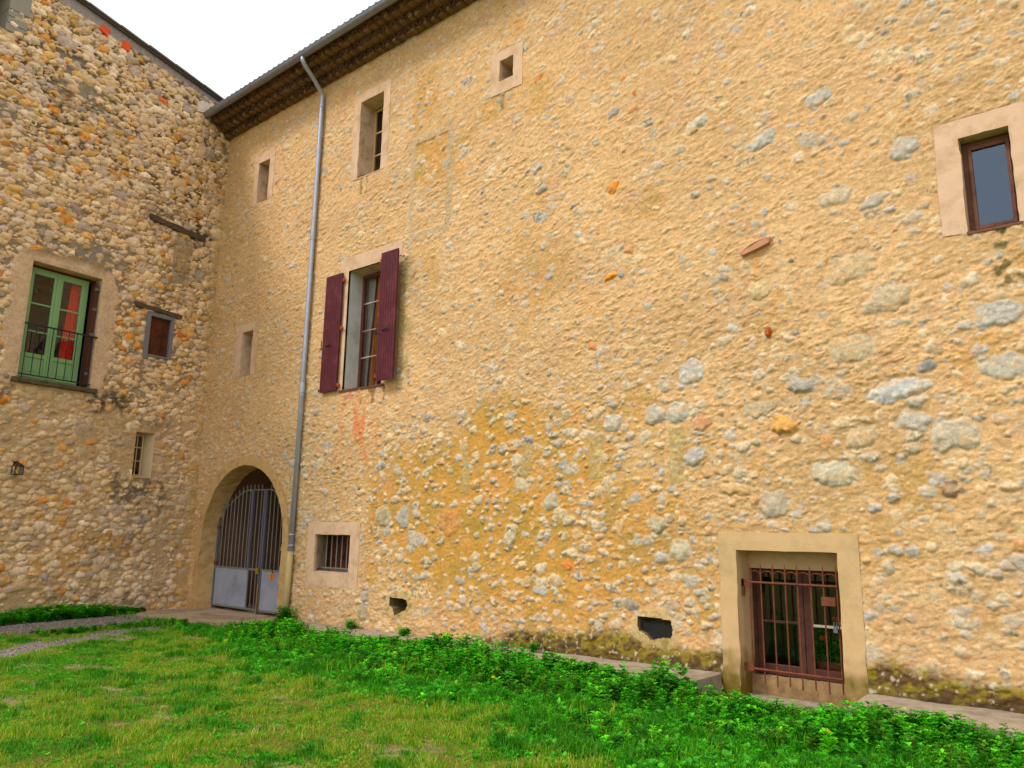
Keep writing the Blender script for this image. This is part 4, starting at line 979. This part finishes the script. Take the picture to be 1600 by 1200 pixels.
# ================================================================== GROUND
def gravel_mask(x, y):
    def seg(P, hw):
        d = np.full(x.shape, 9.0)
        for (ax, ay), (bx, by) in zip(P[:-1], P[1:]):
            dx, dy = bx-ax, by-ay; t = np.clip(((x-ax)*dx+(y-ay)*dy)/(dx*dx+dy*dy), 0, 1)
            d = np.minimum(d, np.hypot(x-ax-t*dx, y-ay-t*dy))
        return sm(hw+.12, hw-.12, d+fbm(x*2.2, y*2.2, 901, 3)*.22)
    return np.maximum(seg([(1.25, -1.2), (1.3, -2.2), (1.25, -3.8), (1.4, -5.6)], .78), seg([(2.75, -1.4), (2.95, -2.6), (3.35, -3.7), (3.8, -4.5)], .27)*.95)
def apron_mask(x, y):
    return sm(-1.5, -1.25, y+fbm(x*2, y*2, 902, 3)*.2)*sm(3.85, 3.6, x+fbm(x*2, y*2, 903, 3)*.1)*(x > -1)
def lush_mask(x, y):
    yb = np.interp(x, [1, 3.1, 5.5, 8.2, 10.3, 12.4, 16, 20], [-1.7, -2.1, -2.35, -2.75, -2.95, -3.2, -3.9, -4.5])
    return sm(-.25, .35, y-yb+fbm(x*1.3, y*1.3, 904, 4)*.9)
def bare_mask(x, y):
    return .8*sm(.34, .70, fbm(x*2.2, y*2.2, 905, 4)+.5*fbm(x*11, y*11, 908, 3)+.06*sm(9, 5, x)-.6*lush_mask(x, y))
def gz_(x, y):
    z = fbm(x*.9, y*.9, 906, 4)*.025+fbm(x*6, y*6, 907, 3)*.010
    z = z*(1-apron_mask(x, y)) + -.012
    z = z - .12*sm(-1.2, -.5, y)*sm(11.3, 11.7, x)*sm(13.5, 13.15, x)
    inb = ((y > .25) & ((x < .2) | (x > 3.4))) | ((y > -.02) & (x > 11.5) & (x < 13.4))
    z = np.where(inb, -.4, z)
    return z
def lines(lo, hi, st, far):
    a = list(np.arange(lo, hi, st)); v, s = lo, st
    pre = []
    while v > -far: s *= 1.35; v -= s; pre.append(v)
    v, s = a[-1], st; post = []
    while v < far: s *= 1.35; v += s; post.append(v)
    return np.array(pre[::-1]+a+post)
gx = lines(-.6, 17, .04, 150); gyy = lines(-9, .8, .04, 150)
GX, GYm = np.meshgrid(gx, gyy); x, y = GX.ravel(), GYm.ravel()
z = gz_(x, y)
n = len(x)
tone = fbm(x*2.5, y*2.5, 911, 4)
gc = np.repeat(np.array(srgb(118, 124, 40), np.float32)[None], n, 0)*(1+.3*fbm(x*14, y*14, 912, 3))[:, None]
gc = mixc(gc, srgb(122, 112, 54), sm(0, .4, tone)*.7)
gc = mixc(gc, srgb(176, 152, 116), bare_mask(x, y)*.9)
gc = mixc(gc, srgb(60, 84, 16), lush_mask(x, y)*.8)
gc = mixc(gc, srgb(150, 136, 128), gravel_mask(x, y)*.95)
gc = mixc(gc, srgb(212, 184, 152), apron_mask(x, y))
gc = mixc(gc, srgb(172, 146, 110), apron_mask(x, y)*sm(.0, .4, fbm(x*3, y*3, 913, 3))*.7)
idx = np.arange(n).reshape(GX.shape)
F = np.stack([idx[:-1, :-1], idx[:-1, 1:], idx[1:, 1:], idx[1:, :-1]], -1).reshape(-1, 4)
tag(npmesh('ground', np.stack([x, y, z], 1), F, gc, GROUND, smooth=True), kind='structure')
# slabs along the wall foot
def slab(x0, x1, z0, z1, wd, name='path'):
    nx = max(6, int((x1-x0)/.12)); ny = 7; vs = []; fs = []
    for j in range(ny+1):
        for i in range(nx+1):
            t = i/nx; yy = .02-(wd+.02)*j/ny; xx = x0+(x1-x0)*t
            yy -= .0 if j < ny else .02*math.sin(i*1.7)+.012*math.sin(i*4.3)
            vs.append((xx, yy, z0+(z1-z0)*t+.006*math.sin(i*.9+j)+(-.012 if j == ny else 0)))
    for j in range(ny):
        for i in range(nx): a = j*(nx+1)+i; fs.append((a, a+1, a+nx+2, a+nx+1))
    base = len(vs); e = [ny*(nx+1)+i for i in range(nx+1)]
    for k in e: vs.append((vs[k][0], vs[k][1]+.01, -.3))
    for i in range(nx): fs.append((e[i], e[i+1], base+i+1, base+i))
    for side in (0, nx):
        b0 = len(vs)
        col_ = [j*(nx+1)+side for j in range(ny+1)]
        for k in col_: vs.append((vs[k][0], vs[k][1], -.3))
        for j in range(ny): fs.append((col_[j], col_[j+1], b0+j+1, b0+j))
    return tag(MB().add(vs, fs).build(name, CONC, None, bevel=.006), kind='structure')
slab(3.75, 11.67, .045, .14, .80); slab(13.195, 20.5, .135, .17, .75)

# ------------------------------------------------------------------ vegetation
GREENS = np.array([srgb(70, 170, 14), srgb(52, 148, 12), srgb(112, 194, 22), srgb(34, 112, 12)], np.float32)
DRYS = np.array([srgb(140, 178, 22), srgb(170, 186, 36), srgb(106, 170, 18), srgb(84, 152, 18), srgb(196, 184, 84)], np.float32)
def in_view(x, y, mg=1.6):
    """ground points the photograph could see, with a margin for a side step"""
    dx, dy = x-CAM.x, y-CAM.y
    fx, fy = math.sin(yaw), math.cos(yaw); rx, ry = math.cos(yaw), -math.sin(yaw)
    f_ = dx*fx+dy*fy; s_ = dx*rx+dy*ry
    return (f_ > 4.6) & (np.abs(s_) < f_*.72+mg)
def wall_clear(x, y):
    u = -y; lw = x-u*math.cos(a2)            # distance from the left wall
    onslab = (y > -.85) & (x > 3.7)
    onslab &= ~((x > 11.72) & (x < 13.15) & (y < -.16))
    return (lw > .05) & (y < -.05) & ~onslab
def blades(N, hmin, hmax, wid, keepf, colf, seed):
    r = np.random.default_rng(seed)
    x = r.uniform(.05, 17.5, N); y = r.uniform(-7.6, -.1, N)
    k = in_view(x, y) & wall_clear(x, y); x, y = x[k], y[k]
    k = r.random(len(x)) < keepf(x, y); x, y = x[k], y[k]; n = len(x)
    hh, c = colf(x, y, r)
    h = hh*(hmin+(hmax-hmin)*r.random(n)); a = r.uniform(0, 6.283, n); ln_ = h*r.uniform(.15, .75, n); la = r.uniform(0, 6.283, n)
    w_ = wid*(.7+.6*r.random(n)); z = gz_(x, y)-.006
    ca, sa = np.cos(a)*w_, np.sin(a)*w_; lx, ly = np.cos(la)*ln_, np.sin(la)*ln_
    P = np.empty((n, 5, 3), np.float32)
    P[:, 0] = np.stack([x-ca, y-sa, z], 1); P[:, 1] = np.stack([x+ca, y+sa, z], 1)
    P[:, 2] = np.stack([x+ca*.8+lx*.35, y+sa*.8+ly*.35, z+h*.6], 1); P[:, 3] = np.stack([x-ca*.8+lx*.35, y-sa*.8+ly*.35, z+h*.6], 1)
    P[:, 4] = np.stack([x+lx, y+ly, z+h*.98], 1)
    base = (np.arange(n)*5)[:, None]
    F = np.concatenate([base+np.array([0, 1, 2]), base+np.array([0, 2, 3]), base+np.array([3, 2, 4])])
    cc = np.repeat(c, 5, 0)
    return P.reshape(-1, 3), F, cc
def pc(pal, r, n): return pal[r.integers(0, len(pal), n)]
def keep1(x, y):
    g = np.maximum(gravel_mask(x, y), apron_mask(x, y)*1.02)
    return np.clip((1-g*1.03), 0, 1)*(1-.85*bare_mask(x, y))*(.30+.7*np.clip(sm(-.45, .15, fbm(x*3.5, y*3.5, 921, 3))+lush_mask(x, y), 0, 1))
def col1(x, y, r):
    n = len(x); l = lush_mask(x, y); g = pc(GREENS, r, n); d = pc(DRYS, r, n)
    t = np.clip(l*.85+.6*sm(-.2, .35, fbm(x*1.1+4, y*1.1, 922, 4))+.8*sm(-.1, .35, fbm(x*4.5+4, y*4.5, 924, 3))-.15+.3*(r.random(n)-.5), 0, 1)
    tuft = sm(.0, .4, fbm(x*5, y*5, 923, 3))
    t = sm(.12, .68, t); return (.55+.75*l+1.0*tuft)*(1), (d*(1-t[:, None])+g*t[:, None])*((.85+.4*r.random(n))*(1-.30*tuft*t))[:, None]
V1, F1, c1 = blades(820000, .025, .06, .0032, keep1, col1, 31)
tag(npmesh('grass', V1, F1, c1, LEAF), 'rough mown lawn, lush green by the wall and thin yellowish toward the camera', 'grass', kind='stuff')

def leafset(px, py, pz, az, el, L, wd, droop, col):
    """arrays -> folded 5-vertex leaves"""
    n = len(px)
    dx, dy = np.cos(az), np.sin(az); ce, se = np.cos(el), np.sin(el); sx, sy = -dy, dx
    P = np.empty((n, 5, 3), np.float32)
    P[:, 0] = np.stack([px, py, pz], 1)
    mx_, mz = L*.45*ce, L*.45*se
    P[:, 1] = np.stack([px+dx*mx_, py+dy*mx_, pz+mz], 1)
    P[:, 2] = np.stack([px+dx*mx_*.9+sx*wd, py+dy*mx_*.9+sy*wd, pz+mz+wd*.45], 1)
    P[:, 3] = np.stack([px+dx*mx_*.9-sx*wd, py+dy*mx_*.9-sy*wd, pz+mz+wd*.45], 1)
    P[:, 4] = np.stack([px+dx*L*ce, py+dy*L*ce, pz+L*se-droop*L], 1)
    b = (np.arange(n)*5)[:, None]
    F = np.concatenate([b+np.array(t) for t in ([0, 1, 2], [0, 3, 1], [1, 4, 2], [1, 3, 4])])
    return P.reshape(-1, 3), F, np.repeat(col, 5, 0)
def nettles(px, py, pz, ht, r, pal):
    """upright leafy stems: returns leaves and stems"""
    X, Y, Z, A, E, L, Wd, D, Cc = [], [], [], [], [], [], [], [], []
    n = len(px); nodes = 6; lean = r.uniform(0, 6.28, n); ln_ = ht*r.uniform(0, .35, n); a0 = r.uniform(0, 6.28, n)
    base = pc(pal, r, n)*(.65+.6*r.random(n))[:, None]; ls = r.uniform(.6, 1.45, n)*(.8+.5*sm(-.3, .4, fbm(px*2.5, py*2.5, 961, 2)))
    for k in range(nodes):
        t = .22+.78*k/(nodes-1)
        for s in range(3 if k == nodes-1 else 2):
            X.append(px+np.cos(lean)*ln_*t*t); Y.append(py+np.sin(lean)*ln_*t*t); Z.append(pz+ht*t)
            A.append(a0+k*1.57+s*(3.14 if k < nodes-1 else 2.09)+r.uniform(-.4, .4, n)); E.append(r.uniform(-.1, .5, n)+.25*t)
            l = (.055*(1.15-.5*t)+.012*r.random(n))*(.7+ht/.5)*ls; L.append(l); Wd.append(l*.33); D.append(r.uniform(.05, .35, n)); Cc.append(base*(.85+.3*r.random(n))[:, None]*(1.0+.25*(t > .9)))
    P, F, c = leafset(*[np.concatenate(q) for q in (X, Y, Z, A, E, L, Wd, D)], np.concatenate(Cc))
    # stems as thin 3-sided
    q = np.array([0, 2.09, 4.19]); rr = .003; SP = np.empty((n, 6, 3), np.float32)
    for i in range(3):
        SP[:, i] = np.stack([px+rr*np.cos(q[i]), py+rr*np.sin(q[i]), pz-.02], 1)
        SP[:, 3+i] = np.stack([px+np.cos(lean)*ln_+rr*.4*np.cos(q[i]), py+np.sin(lean)*ln_+rr*.4*np.sin(q[i]), pz+ht], 1)
    b = (np.arange(n)*6)[:, None]+len(P)
    SF = np.concatenate([b+np.array(t) for t in ([0, 1, 4], [0, 4, 3], [1, 2, 5], [1, 5, 4], [2, 0, 3], [2, 3, 5])])
    return np.concatenate([P, SP.reshape(-1, 3)]), np.concatenate([F, SF]), np.concatenate([c, np.repeat(base*.8, 6, 0)])
def rosettes(px, py, pz, sz, r, pal):
    X, Y, Z, A, E, L, Wd, D, Cc = [], [], [], [], [], [], [], [], []
    n = len(px); a0 = r.uniform(0, 6.28, n); base = pc(pal, r, n)*(.75+.55*r.random(n))[:, None]
    for k in range(6):
        X.append(px); Y.append(py); Z.append(pz); A.append(a0+k*1.05+r.uniform(-.4, .4, n)); E.append(r.uniform(.25, 1.15, n))
        l = sz*(.7+.6*r.random(n)); L.append(l); Wd.append(l*r.uniform(.16, .30, n)); D.append(r.uniform(.1, .4, n)); Cc.append(base*(.85+.3*r.random(n))[:, None])
    return leafset(*[np.concatenate(q) for q in (X, Y, Z, A, E, L, Wd, D)], np.concatenate(Cc))
def join(parts):
    V, F, c = [], [], []; b = 0
    for v, f, k in parts: V.append(v); F.append(f+b); c.append(k); b += len(v)
    return np.concatenate(V), np.concatenate(F), np.concatenate(c)
NET = np.array([srgb(64, 174, 16), srgb(44, 146, 14), srgb(104, 204, 28), srgb(30, 104, 14), srgb(64, 170, 20), srgb(92, 138, 30), srgb(76, 160, 34)], np.float32)
ROS = np.array([srgb(78, 182, 28), srgb(104, 202, 42), srgb(56, 158, 24), srgb(66, 170, 30)], np.float32)
r = np.random.default_rng(77); parts = []
# tall band in front of the slabs
N = 9500; x = r.uniform(3.5, 17, N); y = -.80-np.abs(r.normal(0, .50, N))
den = .45+.55*sm(-.3, .3, fbm(x*1.6, y*1.6, 931, 3)); k = (r.random(N) < den) & (x > 3.5+r.random(N)) & in_view(x, y) & (y > -2.3); x, y = x[k], y[k]
ht = (.08+.14*r.random(len(x))+.03*sm(-1.1, -.85, y)*sm(5, 8, x))*(.7+.5*sm(-.4, .4, fbm(x*1.2, y*2, 932, 3)))*np.clip(1.2-.35*(-y-.8), .5, 1.2)*(1-.45*sm(11.4, 11.8, x)*sm(13.4, 13.0, x))*(.75+.35*sm(6, 9, x))
parts.append(nettles(x, y, gz_(x, y), ht, r, NET))
# clump against the left wall
N = 2600; u = r.uniform(1.0, 5.5, N); w_ = r.uniform(.06, .75, N); x = u*math.cos(a2)+w_*math.sin(a2); y = -u*math.sin(a2)+w_*math.cos(a2)
prof = sm(.9, 2.2, u)*(1-.35*sm(3.6, 4.2, u)); k = (w_ < .20+.42*prof) & (r.random(N) < .85); x, y, u, w_, prof = x[k], y[k], u[k], w_[k], prof[k]
parts.append(nettles(x, y, gz_(x, y), (.05+.15*prof*(1-.7*w_))*(.7+.5*r.random(len(x))), r, NET))
# strip between the two tracks, near the gate and left of it
N = 260; x = r.uniform(2.15, 2.6, N); y = r.uniform(-3.6, -1.3, N); k = keep1(x, y) > .5; x, y = x[k], y[k]
parts.append(nettles(x, y, gz_(x, y), (.03+.05*r.random(len(x))), r, NET))
N = 9000; x = r.uniform(3, 17, N); y = r.uniform(-4.2, -1.2, N); k = in_view(x, y) & (r.random(N) < lush_mask(x, y)*(.08+.55*sm(.0, .4, fbm(x*1.8, y*1.8, 951, 3)))*keep1(x, y)); x, y = x[k], y[k]
parts.append(nettles(x, y, gz_(x, y), .05+.08*r.random(len(x)), r, NET))
V2, F2, c2 = join(parts)
tag(npmesh('weeds', V2, F2, c2, LEAF), 'dense leafy nettles and weeds crowding along the foot of the walls', 'weeds', kind='stuff')
# broad-leaved plants through the lush lawn
N = 110000; x = r.uniform(.3, 17, N); y = r.uniform(-6.5, -.7, N); k = in_view(x, y) & wall_clear(x, y); x, y = x[k], y[k]
pr = (lush_mask(x, y)*(.25+.75*sm(-.25, .3, fbm(x*2.2, y*2.2, 941, 3)))+.16)*keep1(x, y); k = r.random(len(x)) < pr; x, y = x[k], y[k]
V3, F3, c3 = rosettes(x, y, gz_(x, y), (.030+.050*r.random(len(x))**1.5)*(.5+.6*lush_mask(x, y)), r, ROS)
tag(npmesh('ground_cover', V3, F3, c3, LEAF), 'low bright broad-leaved plants spread through the lush part of the lawn', 'ground cover', kind='stuff')
# loose gravel
N = 60000; x = r.uniform(.1, 6, N); y = r.uniform(-6, -.9, N); k = (r.random(N) < gravel_mask(x, y)*.9+.03*bare_mask(x, y)) & wall_clear(x, y) & (apron_mask(x, y) < .6); x, y = x[k], y[k]; n = len(x)
s = .007+.012*r.random(n)**2; a = r.uniform(0, 6.28, n); z = gz_(x, y)
O = np.array([[1, 0, 0], [0, .8, 0], [-1, 0, 0], [0, -.8, 0], [0, 0, .7]], np.float32)
P = np.empty((n, 5, 3), np.float32)
for i in range(5):
    ox, oy, oz = O[i]; P[:, i] = np.stack([x+s*(ox*np.cos(a)-oy*np.sin(a)), y+s*(ox*np.sin(a)+oy*np.cos(a)), z+s*oz+(.15*s if i == 4 else -.002)], 1)
b = (np.arange(n)*5)[:, None]; F = np.concatenate([b+np.array(t) for t in ([0, 1, 4], [1, 2, 4], [2, 3, 4], [3, 0, 4])])
gcol = pick([srgb(180, 166, 158), srgb(146, 134, 132), srgb(108, 98, 98), srgb(190, 166, 142)], [3, 4, 4, 2], r.random(n))
tag(npmesh('gravel', P.reshape(-1, 3), F, np.repeat(gcol, 5, 0), GROUND), 'loose grey gravel on the two wheel tracks leading to the gate', 'gravel', kind='stuff')

# loose tall grass in the lush strip
def keep2(x, y): return sm(.12, .42, fbm(x*1.9+8, y*2.2, 971, 3))*lush_mask(x, y)*(1-apron_mask(x, y))
def col2_(x, y, r):
    n = len(x); return np.ones(n), pc(np.concatenate([GREENS, DRYS[:2]]), r, n)*(.7+.5*r.random(n))[:, None]
V4, F4, c4 = blades(110000, .09, .18, .0036, keep2, col2_, 41)
tag(npmesh('tall_grass', V4, F4, c4, LEAF), 'longer unmown grass in loose tufts among the weeds in front of the ledge', 'grass', kind='stuff')

# single weed tufts rooted at the wall foot
for (x, y, z, sp, nn, hh, lab) in ((3.72, -.16, .0, .16, 46, .26, 'leafy weed tuft growing at the foot of the downpipe'),
        (5.45, -.10, .06, .13, 26, .12, 'small weed tuft on the stone ledge below the barred window'),
        (6.75, -.16, .075, .09, 20, .11, 'little weed tuft on the stone ledge just right of the open vent hole'),
        (9.15, -.14, .11, .09, 16, .09, 'tiny weed tuft on the mossy ledge between the two vent holes')):
    px = r.normal(x, sp*.5, nn); py = y-np.abs(r.normal(0, sp*.4, nn)); V, F, c = nettles(px, py, np.full(nn, z), hh*(.5+.6*r.random(nn)), r, NET)
    V[:, 0] -= x; V[:, 1] -= y; V[:, 2] -= z
    o = tag(npmesh('weed_tuft', V, F, c, LEAF), lab, 'weed', 'weed tufts rooted along the wall foot'); o.location = (x, y, z)
# dandelions
fl = []
def dandelion():
    root = empty('dandelion')
    MB().tube([(0, 0, -.02), (.005, 0, .04), (.01, 0, .085)], .0035, 6).build('stem', mat('dandelion_stem', srgb(110, 150, 60)), root)
    b = MB()
    for rr, z, n in ((.026, .088, 14), (.019, .094, 12), (.011, .099, 9)):
        for k in range(n):
            t = 6.283*k/n+rr*50; c, s = math.cos(t), math.sin(t); wv = .0038
            b.add([(.01, 0, .085), (.01+c*rr*.6-s*wv, s*rr*.6+c*wv, z), (.01+c*rr, s*rr, z-.002), (.01+c*rr*.6+s*wv, s*rr*.6-c*wv, z)], [(0, 1, 2, 3)])
    b.bar((.01, 0, .08), (.01, 0, .096), .008, 8, r2=.006); b.build('flower_head', YEL, root)
    return root
proto = dandelion()
for i, (x, y, h_, sc, lab) in enumerate(((9.93, -1.88, .055, 1.15, 'yellow dandelion in the middle of the lush grass, left of the rusty grille'), (5.59, -2.42, .05, 1.2, 'yellow dandelion far back in the grass toward the gate, nearer the lawn'),
        (4.41, -1.5, .07, .9, 'pale yellow dandelion closest to the arched gate'), (13.33, -1.81, .05, 1.3, 'wide yellow dandelion in the grass in front of the rusty grille'), (14.02, -.92, .16, .7, 'small yellow dandelion among the weeds below the right-hand ledge'))):
    if i == 0: o = proto
    else:
        o = proto.copy(); C.objects.link(o)
        for ch in list(proto.children): c_ = ch.copy(); C.objects.link(c_); c_.parent = o
    tag(o, lab, 'dandelion', 'dandelions in the lawn'); o.location = (x, y, float(gz_(np.array([x]), np.array([y]))[0])+h_-.02); o.scale = (sc, sc, sc)
# potted plant inside the low window
pp = tag(empty('potted_plant', None, (12.74, .60, .10)), 'potted plant with red flowers behind the glass of the grilled door-window', 'potted plant')
b = MB(); b.add([(-.17,-.07,0),(.17,-.07,0),(.17,.07,0),(-.17,.07,0),(-.20,-.09,.20),(.20,-.09,.20),(.20,.09,.20),(-.20,.09,.20)], [(0,1,2,3),(4,5,6,7),(0,1,5,4),(1,2,6,5),(2,3,7,6),(3,0,4,7)]); b.build('pot', POTM, pp, bevel=.006)
nn = 40; V, F, c = nettles(r.uniform(-.17, .17, nn), r.uniform(-.07, .06, nn), np.full(nn, .19), .12+.24*r.random(nn), r, NET); npmesh('foliage', V, F, c, LEAF, pp)
for (x, y, z) in ((-.13, -.09, .45), (.08, -.08, .62), (.02, -.1, .66)):
    b = MB()
    for k in range(9):
        t = k*2.4; b.bar((x+.02*math.cos(t), y+.02*math.sin(t), z+.012*math.sin(t*3)), (x+.03*math.cos(t), y+.03*math.sin(t), z+.016+.01*math.sin(t*3)), .014, 6, r2=.009)
    b.build('flower', REDF, pp)
